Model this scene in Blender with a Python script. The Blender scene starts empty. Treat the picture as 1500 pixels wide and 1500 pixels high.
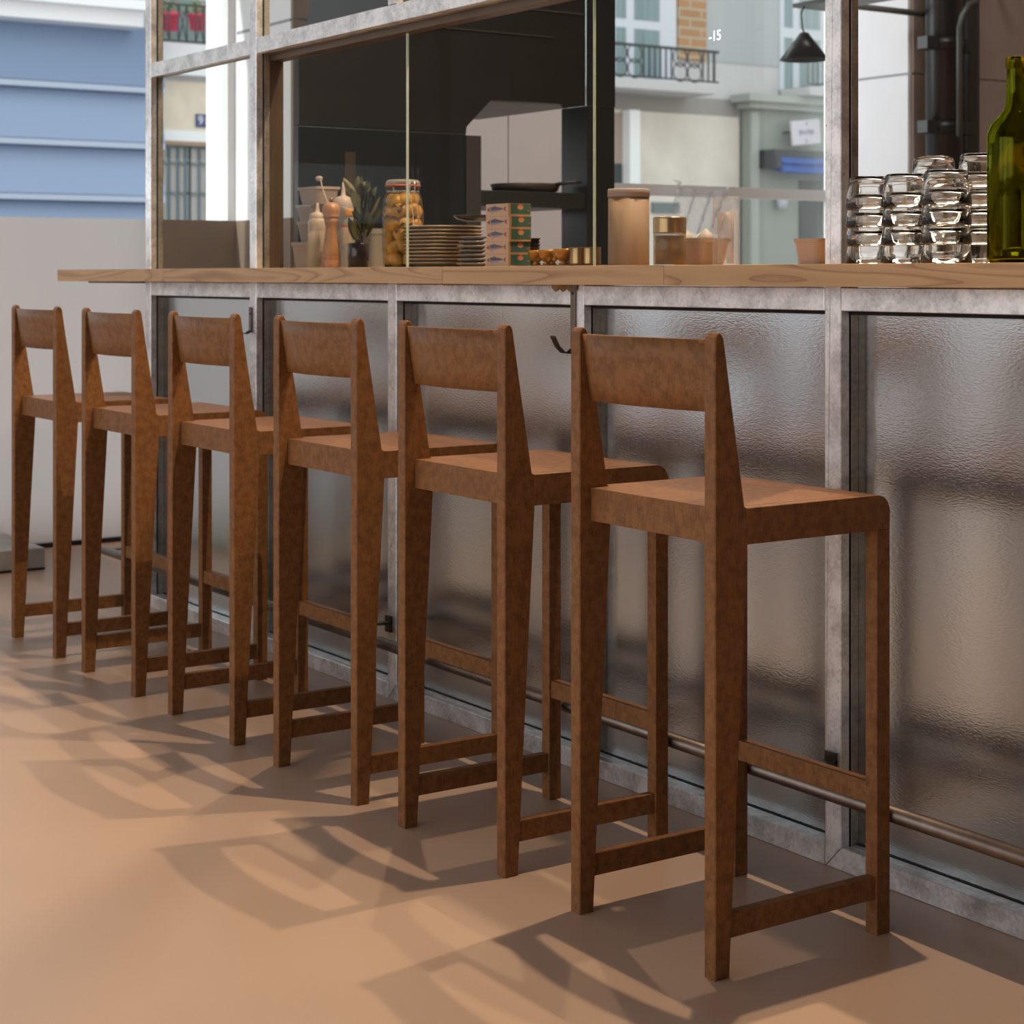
import bpy, bmesh, math, random
from mathutils import Vector, Matrix
random.seed(7)
sc = bpy.context.scene
C = sc.collection
PI = math.pi
F, HZ, CU, H = 2669.0, 403.0, 750.0, 1.10      # focal length (px), horizon row, centre column, eye height
CA, SA, CY = 0.8286, 0.5598, 2.386             # camera heading and distance from the counter face

# ---- measuring helpers: true planes of the room (counter planes are y=const, facade planes x=const)
def on_y(u, y=0.0, v=HZ):
    t = (u-CU)/F; Z = (y+CY)/(SA+CA*t)
    return -Z*(CA-SA*t), H+(HZ-v)*Z/F, Z
def on_x(u, xl, v=HZ):
    t = (u-CU)/F; Z = xl/(CA-SA*t)
    return Z*(SA+CA*t)-CY, H+(HZ-v)*Z/F, Z

# ================= materials
def srgb(r, g, b):
    f = lambda c: (c/255/12.92) if c/255 <= .04045 else ((c/255+.055)/1.055)**2.4
    return (f(r), f(g), f(b), 1)
class NT:
    def __init__(s, name):
        s.m = bpy.data.materials.new(name); s.m.use_nodes = True
        s.t = s.m.node_tree; s.t.nodes.clear()
        s.out = s.n('ShaderNodeOutputMaterial')
    def n(s, k, **kw):
        nd = s.t.nodes.new(k)
        for a, b in kw.items():
            if a.startswith('i_'):
                key = a[2:]
                key = int(key) if key.isdigit() else key.replace('_', ' ')
                nd.inputs[key].default_value = b
            else: setattr(nd, a, b)
        return nd
    def l(s, a, b): s.t.links.new(a, b)
    def coord(s, scale=(1,1,1), rnd=0.0):
        tc = s.n('ShaderNodeTexCoord'); mp = s.n('ShaderNodeMapping')
        mp.inputs['Scale'].default_value = scale
        if rnd:
            oi = s.n('ShaderNodeObjectInfo'); ad = s.n('ShaderNodeVectorMath', operation='MULTIPLY_ADD')
            cb = s.n('ShaderNodeCombineXYZ')
            for k in range(3): s.l(oi.outputs['Random'], cb.inputs[k])
            s.l(cb.outputs[0], ad.inputs[0]); ad.inputs[1].default_value = (rnd, rnd*1.7, rnd*2.3)
            s.l(tc.outputs['Object'], ad.inputs[2]); s.l(ad.outputs[0], mp.inputs[0])
        else: s.l(tc.outputs['Object'], mp.inputs[0])
        return mp.outputs[0]
    def ramp(s, fac, stops):
        r = s.n('ShaderNodeValToRGB'); e = r.color_ramp.elements
        while len(e) < len(stops): e.new(.5)
        for k, (p, c) in enumerate(stops): e[k].position = p; e[k].color = c
        s.l(fac, r.inputs[0]); return r.outputs[0]
    def bump(s, h, strength=.2, dist=.002):
        b = s.n('ShaderNodeBump'); b.inputs['Strength'].default_value = strength; b.inputs['Distance'].default_value = dist
        s.l(h, b.inputs['Height']); return b.outputs[0]
def P(name, col, rough=.5, metal=0.0, noise=0.0, nscale=20, bump=0.0, em=None, ems=1.0, spec=.5, coat=0, trans=0, ior=1.45, alpha=1, aniso=(1,1,1), sub=0):
    t = NT(name); b = t.n('ShaderNodeBsdfPrincipled')
    b.inputs['Base Color'].default_value = col; b.inputs['Roughness'].default_value = rough
    b.inputs['Metallic'].default_value = metal; b.inputs['Specular IOR Level'].default_value = spec
    b.inputs['Coat Weight'].default_value = coat; b.inputs['Transmission Weight'].default_value = trans
    b.inputs['IOR'].default_value = ior; b.inputs['Alpha'].default_value = alpha
    if em: b.inputs['Emission Color'].default_value = em; b.inputs['Emission Strength'].default_value = ems
    if noise or bump:
        nz = t.n('ShaderNodeTexNoise', i_Scale=nscale, i_Detail=5.0); t.l(t.coord(aniso), nz.inputs['Vector'])
        if noise:
            d = tuple(max(0, c*(1-noise)) for c in col[:3])+(1,); u = tuple(min(1, c*(1+noise)) for c in col[:3])+(1,)
            t.l(t.ramp(nz.outputs[0], [(.3, d), (.7, u)]), b.inputs['Base Color'])
        if bump: t.l(t.bump(nz.outputs[0], bump), b.inputs['Normal'])
    t.l(b.outputs[0], t.out.inputs[0]); return t.m

def wood_stain():
    t = NT('stained_birch'); b = t.n('ShaderNodeBsdfPrincipled', i_Roughness=.5); b.inputs['Specular IOR Level'].default_value = .3
    v = t.coord((1,1,1), 3.0)
    n1 = t.n('ShaderNodeTexNoise', i_Scale=55.0, i_Detail=5.0, i_Roughness=.6, i_Distortion=.2); t.l(v, n1.inputs['Vector'])
    mp = t.n('ShaderNodeMapping'); mp.inputs['Scale'].default_value = (60, 60, 9); t.l(v, mp.inputs[0])
    n2 = t.n('ShaderNodeTexNoise', i_Scale=6.0, i_Detail=4.0, i_Distortion=.4); t.l(mp.outputs[0], n2.inputs['Vector'])
    n3 = t.n('ShaderNodeTexNoise', i_Scale=420.0, i_Detail=2.0); t.l(v, n3.inputs['Vector'])
    m = t.n('ShaderNodeMath', operation='MULTIPLY_ADD', i_1=.55); t.l(n2.outputs[0], m.inputs[0]); t.l(n1.outputs[0], m.inputs[2])
    m2 = t.n('ShaderNodeMath', operation='MULTIPLY_ADD', i_1=.25); t.l(n3.outputs[0], m2.inputs[0]); t.l(m.outputs[0], m2.inputs[2])
    c = t.ramp(m2.outputs[0], [(.60, (.122,.050,.016,1)), (.85, (.182,.079,.027,1)), (1.0, (.230,.104,.037,1))])
    t.l(c, b.inputs['Base Color']); t.l(t.bump(n2.outputs[0], .08, .001), b.inputs['Normal'])
    t.l(b.outputs[0], t.out.inputs[0]); return t.m

def wood_top():
    t = NT('oiled_ash'); b = t.n('ShaderNodeBsdfPrincipled', i_Roughness=.42)
    v = t.coord((.55, 5.0, 5.5), 4.0)
    w = t.n('ShaderNodeTexNoise', i_Scale=1.3, i_Detail=2.0, i_Roughness=.45, i_Distortion=.35); t.l(v, w.inputs['Vector'])
    mm = t.n('ShaderNodeMath', operation='MULTIPLY', i_1=16.0); t.l(w.outputs[0], mm.inputs[0])
    fr = t.n('ShaderNodeMath', operation='FRACT'); t.l(mm.outputs[0], fr.inputs[0])
    f2 = t.coord((3, 90, 90), 4.0)
    nf = t.n('ShaderNodeTexNoise', i_Scale=8.0, i_Detail=5.0); t.l(f2, nf.inputs['Vector'])
    a = t.n('ShaderNodeMath', operation='MULTIPLY_ADD', i_1=.3); t.l(nf.outputs[0], a.inputs[0]); t.l(fr.outputs[0], a.inputs[2])
    a2 = t.n('ShaderNodeMath', operation='MULTIPLY', i_1=.77); t.l(a.outputs[0], a2.inputs[0]); a = a2
    c = t.ramp(a.outputs[0], [(.1, (.47,.285,.132,1)), (.62, (.54,.335,.16,1)), (.86, (.34,.18,.072,1)), (.95, (.26,.125,.045,1))])
    t.l(c, b.inputs['Base Color']); t.l(b.outputs[0], t.out.inputs[0]); return t.m

def galvanised(name, tint=(.72,.72,.73), r0=.28, r1=.55, sc_=150):
    t = NT(name); b = t.n('ShaderNodeBsdfPrincipled', i_Metallic=.85)
    v = t.coord((1,1,1), 2.0)
    vo = t.n('ShaderNodeTexVoronoi', i_Scale=sc_); t.l(v, vo.inputs['Vector'])
    n1 = t.n('ShaderNodeTexNoise', i_Scale=14.0, i_Detail=8.0, i_Roughness=.7); t.l(v, n1.inputs['Vector'])
    m = t.n('ShaderNodeMath', operation='MULTIPLY_ADD', i_1=.13); t.l(vo.outputs['Color'], m.inputs[0]); t.l(n1.outputs[0], m.inputs[2])
    lo = tuple(c*.72 for c in tint)+(1,); hi = tuple(min(1, c*1.25) for c in tint)+(1,)
    sp0 = t.n('ShaderNodeTexNoise', i_Scale=75.0, i_Detail=3.0, i_Roughness=.6); t.l(v, sp0.inputs['Vector'])
    spk = t.ramp(sp0.outputs[0], [(.25, (.5,.46,.43,1)), (.31, (1,1,1,1))])
    mxc = t.n('ShaderNodeMix', data_type='RGBA', blend_type='MULTIPLY'); mxc.inputs[0].default_value = 1.0
    t.l(t.ramp(m.outputs[0], [(.40, lo), (.66, hi)]), mxc.inputs[6]); t.l(spk, mxc.inputs[7]); t.l(mxc.outputs[2], b.inputs['Base Color'])
    r = t.n('ShaderNodeMapRange'); r.inputs[3].default_value = r0; r.inputs[4].default_value = r1
    t.l(n1.outputs[0], r.inputs[0]); t.l(r.outputs[0], b.inputs['Roughness'])
    t.l(t.bump(m.outputs[0], .12, .001), b.inputs['Normal'])
    t.l(b.outputs[0], t.out.inputs[0]); return t.m

def steel_sheet():
    t = NT('brushed_steel_sheet'); b = t.n('ShaderNodeBsdfPrincipled', i_Metallic=1.0)
    b.inputs['Base Color'].default_value = (.58,.63,.66,1)
    v = t.coord((1,1,3.2), 2.0)
    n1 = t.n('ShaderNodeTexNoise', i_Scale=115.0, i_Detail=2.5); t.l(v, n1.inputs['Vector'])
    v2 = t.coord((1,1,1), 2.0); n2 = t.n('ShaderNodeTexNoise', i_Scale=3.0, i_Detail=2.0); t.l(v2, n2.inputs['Vector'])
    r = t.n('ShaderNodeMapRange'); r.inputs[3].default_value = .15; r.inputs[4].default_value = .23
    t.l(n2.outputs[0], r.inputs[0]); t.l(r.outputs[0], b.inputs['Roughness'])
    t.l(t.bump(n1.outputs[0], .3, .0010), b.inputs['Normal'])
    t.l(b.outputs[0], t.out.inputs[0]); return t.m

def pane_glass(name, tint=(.93,.96,.95,1), refl=1.0):
    t = NT(name); tr = t.n('ShaderNodeBsdfTransparent'); tr.inputs[0].default_value = tint
    g = t.n('ShaderNodeBsdfGlossy', i_Roughness=.0); g.inputs[0].default_value = (.9,.95,.95,1)
    fr = t.n('ShaderNodeFresnel', i_IOR=1.45); m = t.n('ShaderNodeMath', operation='MULTIPLY', i_1=refl); t.l(fr.outputs[0], m.inputs[0])
    mx = t.n('ShaderNodeMixShader'); t.l(m.outputs[0], mx.inputs[0]); t.l(tr.outputs[0], mx.inputs[1]); t.l(g.outputs[0], mx.inputs[2])
    t.l(mx.outputs[0], t.out.inputs[0]); return t.m

def translucent(name, col, mix=.5, rough=.4):
    t = NT(name); d = t.n('ShaderNodeBsdfPrincipled', i_Roughness=rough); d.inputs['Base Color'].default_value = col
    tl = t.n('ShaderNodeBsdfTranslucent'); tl.inputs[0].default_value = col
    mx = t.n('ShaderNodeMixShader', i_0=mix); t.l(d.outputs[0], mx.inputs[1]); t.l(tl.outputs[0], mx.inputs[2])
    t.l(mx.outputs[0], t.out.inputs[0]); return t.m

def see_through(name, col, a=.5, rough=.25):
    t = NT(name); d = t.n('ShaderNodeBsdfPrincipled', i_Roughness=rough); d.inputs['Base Color'].default_value = col
    tl = t.n('ShaderNodeBsdfTransparent'); lw = t.n('ShaderNodeLayerWeight', i_Blend=.35)
    r = t.n('ShaderNodeMapRange'); r.inputs[3].default_value = a; r.inputs[4].default_value = min(1, a+.45)
    t.l(lw.outputs['Facing'], r.inputs[0])
    mx = t.n('ShaderNodeMixShader'); t.l(r.outputs[0], mx.inputs[0]); t.l(tl.outputs[0], mx.inputs[1]); t.l(d.outputs[0], mx.inputs[2])
    t.l(mx.outputs[0], t.out.inputs[0]); return t.m

def brick(name, c1, c2, mort, scale=1.0, rot=None):
    t = NT(name); b = t.n('ShaderNodeBsdfPrincipled', i_Roughness=.9)
    tc = t.n('ShaderNodeTexCoord'); sx = t.n('ShaderNodeSeparateXYZ'); cb = t.n('ShaderNodeCombineXYZ')
    t.l(tc.outputs['Object'], sx.inputs[0]); t.l(sx.outputs['Y'], cb.inputs[0]); t.l(sx.outputs['Z'], cb.inputs[1])
    br = t.n('ShaderNodeTexBrick'); t.l(cb.outputs[0], br.inputs['Vector'])
    br.inputs['Color1'].default_value = c1; br.inputs['Color2'].default_value = c2; br.inputs['Mortar'].default_value = mort
    br.inputs['Scale'].default_value = scale; br.inputs['Mortar Size'].default_value = .012; br.inputs['Brick Width'].default_value = .3; br.inputs['Row Height'].default_value = .1
    t.l(br.outputs[0], b.inputs['Base Color']); t.l(b.outputs[0], t.out.inputs[0]); return t.m

M = {}
M['stool'] = wood_stain(); M['ash'] = wood_top()
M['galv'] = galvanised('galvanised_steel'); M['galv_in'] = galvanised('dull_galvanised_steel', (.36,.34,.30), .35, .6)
M['sheet'] = steel_sheet()
M['pipe'] = P('worn_steel_pipe', (.20,.165,.145,1), .42, 1.0, .15, 30)
M['dark_steel'] = P('dark_bracket_steel', (.10,.085,.075,1), .4, .8)
M['black'] = P('black_lacquer', (.012,.011,.010,1), .38, 0, .2, 8)
M['blackg'] = P('black_gloss_steel', (.010,.012,.013,1), .3)
M['gap'] = P('shadow_gap', (.008,.008,.008,1), .8)
M['taupe'] = P('taupe_wall_panel', (.27,.215,.18,1), .75, 0, .06, 6)
M['greyp'] = P('pale_grey_panel', (.84,.84,.89,1), .6, 0, .03, 6)
M['plaster'] = P('white_plaster', (.80,.81,.83,1), .7, 0, .02, 4)
M['wallpaint'] = P('warm_white_paint', (.55,.47,.41,1), .8, 0, .03, 3)
M['ceil'] = P('ceiling_paint', (.55,.49,.44,1), .9, 0, .02, 3)
M['glass'] = pane_glass('window_glass', (.93,.96,.95,1), .25); M['hglass'] = pane_glass('hatch_glass', (.88,.89,.86,1), .13)
M['edge'] = P('glass_edge_green', (.42,.47,.36,1), .3, 0, .1, 30, em=(.30,.36,.27,1), ems=.25)  # faint emission painted in to brighten the pane edges
M['film'] = translucent('frosted_film', (.72,.72,.73,1), .40, .5)
M['film_dk'] = P('brown_frosted_board', (.235,.175,.135,1), .5, 0, .05, 5)
def floor_mat():
    t = NT('poured_resin_floor'); b = t.n('ShaderNodeBsdfPrincipled', i_Roughness=.40)
    v = t.coord((1,1,1)); n = t.n('ShaderNodeTexNoise', i_Scale=1.4, i_Detail=4.0); t.l(v, n.inputs['Vector'])
    n2 = t.n('ShaderNodeTexNoise', i_Scale=260.0, i_Detail=2.0); t.l(v, n2.inputs['Vector'])
    m = t.n('ShaderNodeMath', operation='MULTIPLY_ADD', i_1=.35); t.l(n2.outputs[0], m.inputs[0]); t.l(n.outputs[0], m.inputs[2])
    t.l(t.ramp(m.outputs[0], [(.4, (.43,.305,.225,1)), (.9, (.50,.355,.262,1))]), b.inputs['Base Color'])
    t.l(t.bump(n2.outputs[0], .02, .001), b.inputs['Normal']); t.l(b.outputs[0], t.out.inputs[0]); return t.m
M['floor'] = floor_mat()

# ================= mesh helpers
def bm_new(): return bmesh.new()
def add_box(bm, a, b, mi=0, bev=0.0, mat=None):
    x0,y0,z0 = (min(a[k], b[k]) for k in range(3)); x1,y1,z1 = (max(a[k], b[k]) for k in range(3))
    vs = [bm.verts.new(p) for p in ((x0,y0,z0),(x1,y0,z0),(x1,y1,z0),(x0,y1,z0),(x0,y0,z1),(x1,y0,z1),(x1,y1,z1),(x0,y1,z1))]
    fs = [bm.faces.new([vs[k] for k in q]) for q in ((3,2,1,0),(4,5,6,7),(0,1,5,4),(1,2,6,5),(2,3,7,6),(3,0,4,7))]
    for f in fs: f.material_index = mi
    if bev:
        es = list({e for f in fs for e in f.edges})
        r = bmesh.ops.bevel(bm, geom=es, offset=bev, segments=2, profile=.5, affect='EDGES')
        for f in r['faces']: f.material_index = mi
        vs = list({v for f in r['faces'] for v in f.verts} | {v for v in vs if v.is_valid})
    if mat is not None: bmesh.ops.transform(bm, matrix=mat, verts=vs)
    return vs
def add_prism(bm, prof, axis, a, b, mi=0, bev=0.0):
    """profile of 2-D points extruded along axis ('x': pts are (y,z); 'y': (x,z); 'z': (x,y))"""
    def mk(p, w): return {'x': (w,p[0],p[1]), 'y': (p[0],w,p[1]), 'z': (p[0],p[1],w)}[axis]
    A = [bm.verts.new(mk(p, a)) for p in prof]; B = [bm.verts.new(mk(p, b)) for p in prof]
    fs = [bm.faces.new(A), bm.faces.new(B[::-1])]
    n = len(prof)
    for k in range(n): fs.append(bm.faces.new((A[k], B[k], B[(k+1)%n], A[(k+1)%n])))
    for f in fs: f.material_index = mi
    if bev:
        es = list(set(fs[0].edges) | set(fs[1].edges))
        r = bmesh.ops.bevel(bm, geom=es, offset=bev, segments=1, profile=.5, affect='EDGES')
    return A+B
def add_lathe(bm, prof, c=(0,0,0), seg=32, mi=0, closed=False, smooth=True, mat=None):
    rings = []; allv = []
    for (r, z) in prof:
        if r < 1e-6: v = bm.verts.new((c[0], c[1], c[2]+z)); rings.append([v]); allv.append(v)
        else:
            rg = [bm.verts.new((c[0]+r*math.cos(2*PI*k/seg), c[1]+r*math.sin(2*PI*k/seg), c[2]+z)) for k in range(seg)]
            rings.append(rg); allv += rg
    pairs = list(zip(rings[:-1], rings[1:]))
    if closed: pairs.append((rings[-1], rings[0]))
    for A, B in pairs:
        if len(A) == 1 and len(B) == 1: continue
        for k in range(seg):
            k2 = (k+1) % seg
            q = (A[0], B[k2], B[k]) if len(A) == 1 else ((A[k], A[k2], B[0]) if len(B) == 1 else (A[k], A[k2], B[k2], B[k]))
            f = bm.faces.new(q); f.material_index = mi; f.smooth = smooth
    if mat is not None: bmesh.ops.transform(bm, matrix=mat, verts=allv)
    return allv
def add_tube(bm, pts, r, seg=12, mi=0, cap=True):
    pts = [Vector(p) for p in pts]; rings = []
    rr = r if isinstance(r, (list, tuple)) else [r]*len(pts)
    up = Vector((0,0,1)); prev = None
    for k, p in enumerate(pts):
        d = ((pts[min(k+1, len(pts)-1)]-pts[max(k-1, 0)])).normalized()
        if prev is None:
            ref = up if abs(d.dot(up)) < .95 else Vector((1,0,0)); s = d.cross(ref).normalized()
        else: s = (prev-d*prev.dot(d)).normalized()
        prev = s; w = d.cross(s)
        rings.append([bm.verts.new(p+(s*math.cos(2*PI*j/seg)+w*math.sin(2*PI*j/seg))*rr[k]) for j in range(seg)])
    for A, B in zip(rings[:-1], rings[1:]):
        for j in range(seg):
            f = bm.faces.new((A[j], A[(j+1)%seg], B[(j+1)%seg], B[j])); f.smooth = True; f.material_index = mi
    if cap: bm.faces.new(rings[0][::-1]).material_index = mi; bm.faces.new(rings[-1]).material_index = mi
def add_poly(bm, pts, mi=0):
    f = bm.faces.new([bm.verts.new(p) for p in pts]); f.material_index = mi
def obj(name, bm, mats, parent=None, loc=None):
    bmesh.ops.recalc_face_normals(bm, faces=bm.faces)
    me = bpy.data.meshes.new(name); bm.to_mesh(me); bm.free()
    for m in (mats if isinstance(mats, (list, tuple)) else [mats]): me.materials.append(M[m] if isinstance(m, str) else m)
    o = bpy.data.objects.new(name, me); C.objects.link(o)
    if parent: o.parent = parent
    if loc: o.location = loc
    return o
def tag(o, label, cat, group=None, kind=None):
    o['label'] = label; o['category'] = cat
    if group: o['group'] = group
    if kind: o['kind'] = kind
    return o
def thing(name, label, cat, loc=(0,0,0), rotz=0, group=None):
    o = bpy.data.objects.new(name, None); o.empty_display_size = .05; C.objects.link(o)
    o.location = loc; o.rotation_euler = (0,0,rotz); return tag(o, label, cat, group)
def struct(name, bm, m, parent=None):
    o = obj(name, bm, m, parent)
    if not parent: o['kind'] = 'structure'
    return o
def dup(root, loc, rotz=0, label=None):
    r = root.copy(); C.objects.link(r); r.location = loc; r.rotation_euler = (root.rotation_euler[0], root.rotation_euler[1], rotz)
    if label: r['label'] = label
    for ch in list(root.children):
        c = ch.copy(); C.objects.link(c); c.parent = r
        for g in list(ch.children):
            d = g.copy(); C.objects.link(d); d.parent = c
    return r
def box(name, a, b, m, parent=None, bev=0.0):
    bm = bm_new(); add_box(bm, a, b, 0, bev); return obj(name, bm, m, parent)
def text_bm(bm, s, size, mat, mi=0):
    cu = bpy.data.curves.new('t', 'FONT'); cu.body = s; cu.size = size; cu.align_x = 'CENTER'; cu.align_y = 'CENTER'; cu.extrude = size*.01
    to = bpy.data.objects.new('t', cu); C.objects.link(to); bpy.context.view_layer.update()
    me = bpy.data.meshes.new_from_object(to); me.transform(mat)
    n0 = len(bm.faces); bm.from_mesh(me); bm.faces.ensure_lookup_table()
    for f in bm.faces[n0:]: f.material_index = mi
    bpy.data.objects.remove(to); bpy.data.curves.remove(cu); bpy.data.meshes.remove(me)

# ================= room shell
XG, XC, XO = 7.20, 6.65, 7.47            # glass plane, room side of piers, street side of piers
Y1, Y2, Y3 = 1.02, 2.40, 4.573           # piers beside the street windows
bm = bm_new(); add_box(bm, (-XO,-8,-.2), (4,6.6,0)); struct('floor', bm, 'floor')
bm = bm_new(); add_box(bm, (-XO,-8,5.9), (4,6.6,6.1)); struct('ceiling', bm, 'ceil')
bm = bm_new()
add_box(bm, (-XG-.012,Y3,0), (-XC,6.6,3.7))
for a, b in ((Y1,Y2),(-2.55,-1.95),(-5.35,-4.75),(-8,-7.4)): add_box(bm, (-XO,a,0), (-XC,b,3.7))
add_box(bm, (-XO,-8,3.7), (-XC,6.6,5.9))
struct('wall_left', bm, 'plaster')
bm = bm_new(); add_box(bm, (4,-8,0), (4.2,6.6,5.9)); struct('wall_right', bm, 'taupe')
bm = bm_new(); add_box(bm, (-XO,6.6,0), (4.2,6.8,5.9)); struct('wall_far', bm, 'wallpaint')
bm = bm_new()
add_box(bm, (-XO,-8.2,0), (4.2,-8,.5)); add_box(bm, (-XO,-8.2,3.5), (4.2,-8,5.9))
for a, b in ((-7.47,-6.6),(-4.2,-3.6),(-1.2,-.6),(1.8,4.2)): add_box(bm, (a,-8.2,.5), (b,-8,3.5))
struct('wall_near', bm, 'wallpaint')
# cladding on the room side of the piers, joints at one height
bm = bm_new(); add_box(bm, (-7.138,Y1-.012,0), (-XC+.02,Y1-.001,1.333)); struct('trim_6', bm, 'film_dk')
for k, (a, b, m) in enumerate(((Y1,1.30,'taupe'),(1.30,2.07,'greyp'),(2.076,Y2,'greyp'),(Y3+.02,6.6,'taupe'))):
    bm = bm_new()
    for z0, z1 in ((0,2.135),(2.145,3.7)): add_box(bm, (-XC,a,z0), (-XC+.02,b,z1))
    struct('trim_%d' % (k+1), bm, m)
# reveal joint lines (thin dark grooves built as inset strips)
bm = bm_new(); add_box(bm, (-XG+.05,Y1-.002,2.134), (-XC,Y1+.001,2.146)); add_box(bm, (-XG+.05,Y3-.002,2.134), (-XC,Y3+.001,2.146))
struct('trim_5', bm, P('joint_grey', (.33,.34,.36,1), .8))
# street windows
wf = P('white_window_frame', (.72,.72,.74,1), .4); wd = P('grey_window_gasket', (.16,.17,.18,1), .5)
def window(n, ya, yb, transom=None, film=None):
    bm = bm_new(); add_poly(bm, [(-XG,ya,.02),(-XG,yb,.02),(-XG,yb,3.7),(-XG,ya,3.7)]); w = struct('window_%d' % n, bm, 'glass')
    bm = bm_new(); z = .0
    for y in (ya, yb-.035): add_box(bm, (-XG-.03,y,0), (-XG+.03,y+.035,3.7))
    add_box(bm, (-XG-.03,ya,3.66), (-XG+.03,yb,3.7))
    if transom: add_box(bm, (-XG-.03,ya,transom[0]), (-XG+.04,yb,transom[1]))
    obj('window_frame', bm, wf, w)
    return w
w1 = window(1, -1.95, Y1)
yb1, _, _ = on_x(222, 7.15)
bm = bm_new(); add_box(bm, (-7.155,-1.95,.02), (-7.15,yb1,1.333)); obj('frosted_film', bm, 'film', w1)
bm = bm_new(); add_box(bm, (-7.17,-1.95,0), (-7.14,yb1,.018)); obj('bottom_shade_strip', bm, 'gap', w1)  # black strip painting the shade of the gap under the film
bm = bm_new(); add_box(bm, (-7.155,yb1,.0), (-7.14,Y1,1.333)); obj('window_sill_board', bm, 'film_dk', w1)
w2 = window(2, Y2, Y3, (1.50,1.555))
w3 = window(3, -4.75, -2.55); bm = bm_new(); add_box(bm, (-7.155,-4.75,.25), (-7.15,-2.55,1.333)); obj('frosted_film', bm, 'film', w3)
bm = bm_new(); add_box(bm, (-7.18,-4.75,0), (-7.12,-2.55,.25)); obj('window_sill', bm, 'taupe', w3)
w4 = window(4, -7.4, -5.35); bm = bm_new(); add_box(bm, (-7.155,-7.4,.25), (-7.15,-5.35,1.333)); obj('frosted_film', bm, 'film', w4)
bm = bm_new(); add_box(bm, (-7.18,-7.4,0), (-7.12,-5.35,.25)); obj('window_sill', bm, 'taupe', w4)
# steel threshold at the foot of the window, far left
bm = bm_new(); add_box(bm, (-7.14,-1.4,.0), (-6.62,-.02,.008), 1); add_box(bm, (-7.14,-1.4,.008), (-6.62,-.02,.082), 0, .003)
tag(obj('threshold_step', bm, [P('pale_worn_metal', (.42,.41,.38,1), .45, .3, .2, 12), M['gap']]), 'low pale metal threshold step on the floor at the foot of the frosted window', 'step')

# ================= counter: steel frame, panels, worktop
W = .043
POSTS = [5.713, 4.925, 4.109, 3.292, 2.490, 1.67]        # left edges (distance to the left of the camera)
fr = thing('counter_frame', 'welded galvanised steel frame of the bar with posts, rails and glazing above the worktop', 'frame')
ZT, ZB, RB = 1.079, 1.0335, .042
FULL = {0, 1, 4, 5}
for k, xl in enumerate(POSTS):
    top = 3.2 if k in FULL else ZT
    bm = bm_new(); x0, x1 = -xl, -xl+W
    add_prism(bm, [(x0,0),(x0+.001,0),(x1,RB),(x1,top),(x0,top)], 'y', 0, .022, 0, .0015)
    obj('post', bm, 'galv', fr)
    if k == 2: bm = bm_new(); add_box(bm, (x0,0,1.802), (x1,.022,3.2), 0, .0015); obj('upper_post', bm, 'galv', fr)
    bm = bm_new(); add_box(bm, (x0,.027,0), (x1,.045,top), 0, .001)
    obj('inner_post', bm, 'galv_in', fr)
    bm = bm_new(); add_box(bm, (x0+.002,.022,0), (x1-.002,.027,top)); obj('shadow_gap', bm, 'gap', fr)
for k in range(len(POSTS)-1):
    a, b = -POSTS[k]+W+.0008, -POSTS[k+1]-.0008
    bm = bm_new(); add_box(bm, (a,0,ZB), (b,.022,ZT-.002), 0, .0015); obj('top_rail', bm, 'galv', fr)
    bm = bm_new(); add_prism(bm, [(a-W+.002,0.0),(b,0.0),(b,RB),(a,RB)], 'y', .0, .022, 0, .0015); obj('bottom_rail', bm, 'galv', fr)
    bm = bm_new(); add_box(bm, (a,.0225,0), (b,.040,RB), 0, .001); obj('inner_rail', bm, 'galv', fr)
    bm = bm_new(); add_box(bm, (a,.027,ZB-.006), (b,.044,ZT-.002), 0, .001); obj('inner_rail', bm, 'galv_in', fr)
    bm = bm_new(); add_box(bm, (a,.0402,.006), (b,.0448,RB+.001)); obj('shadow_gap', bm, 'gap', fr)
    bm = bm_new(); add_box(bm, (a,.0225,ZB-.007), (b,.0268,ZT-.004)); obj('shadow_gap', bm, 'gap', fr)
# upper rail
segs = [(POSTS[0],POSTS[1]),(POSTS[1],POSTS[4])]
for a_, b_ in segs:
    a, b = -a_+W+.0008, -b_-.0008
    bm = bm_new(); add_box(bm, (a,0,1.755), (b,.022,1.801), 0, .0015); obj('upper_rail', bm, 'galv', fr)
    bm = bm_new(); add_box(bm, (a,.027,1.755), (b,.045,1.801), 0, .001); obj('inner_rail', bm, 'galv_in', fr)
# upper post above the hatch
# hatch lining (deep jamb and head)
M['jamb'] = P('brown_jamb_steel', (.115,.08,.055,1), .4, .35, .1, 10)
bm = bm_new(); add_box(bm, (-POSTS[1]+.002,.0455,1.12), (-POSTS[1]+W,.090,1.755)); obj('hatch_jamb', bm, 'jamb', fr)
bm = bm_new(); add_box(bm, (-POSTS[1]+W,.0455,1.735), (-POSTS[4],.090,1.801)); obj('hatch_head', bm, 'jamb', fr)
# fixed glass
for (a_, b_, z0, z1) in ((POSTS[0],POSTS[1],1.121,1.755),(POSTS[0],POSTS[1],1.801,3.2),(POSTS[1],POSTS[2],1.801,3.2),(POSTS[2],POSTS[4],1.801,3.2)):
    bm = bm_new(); add_poly(bm, [(-a_+W,.0245,z0),(-b_,.0245,z0),(-b_,.0245,z1),(-a_+W,.0245,z1)]); obj('glass_pane', bm, 'glass', fr)
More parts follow.
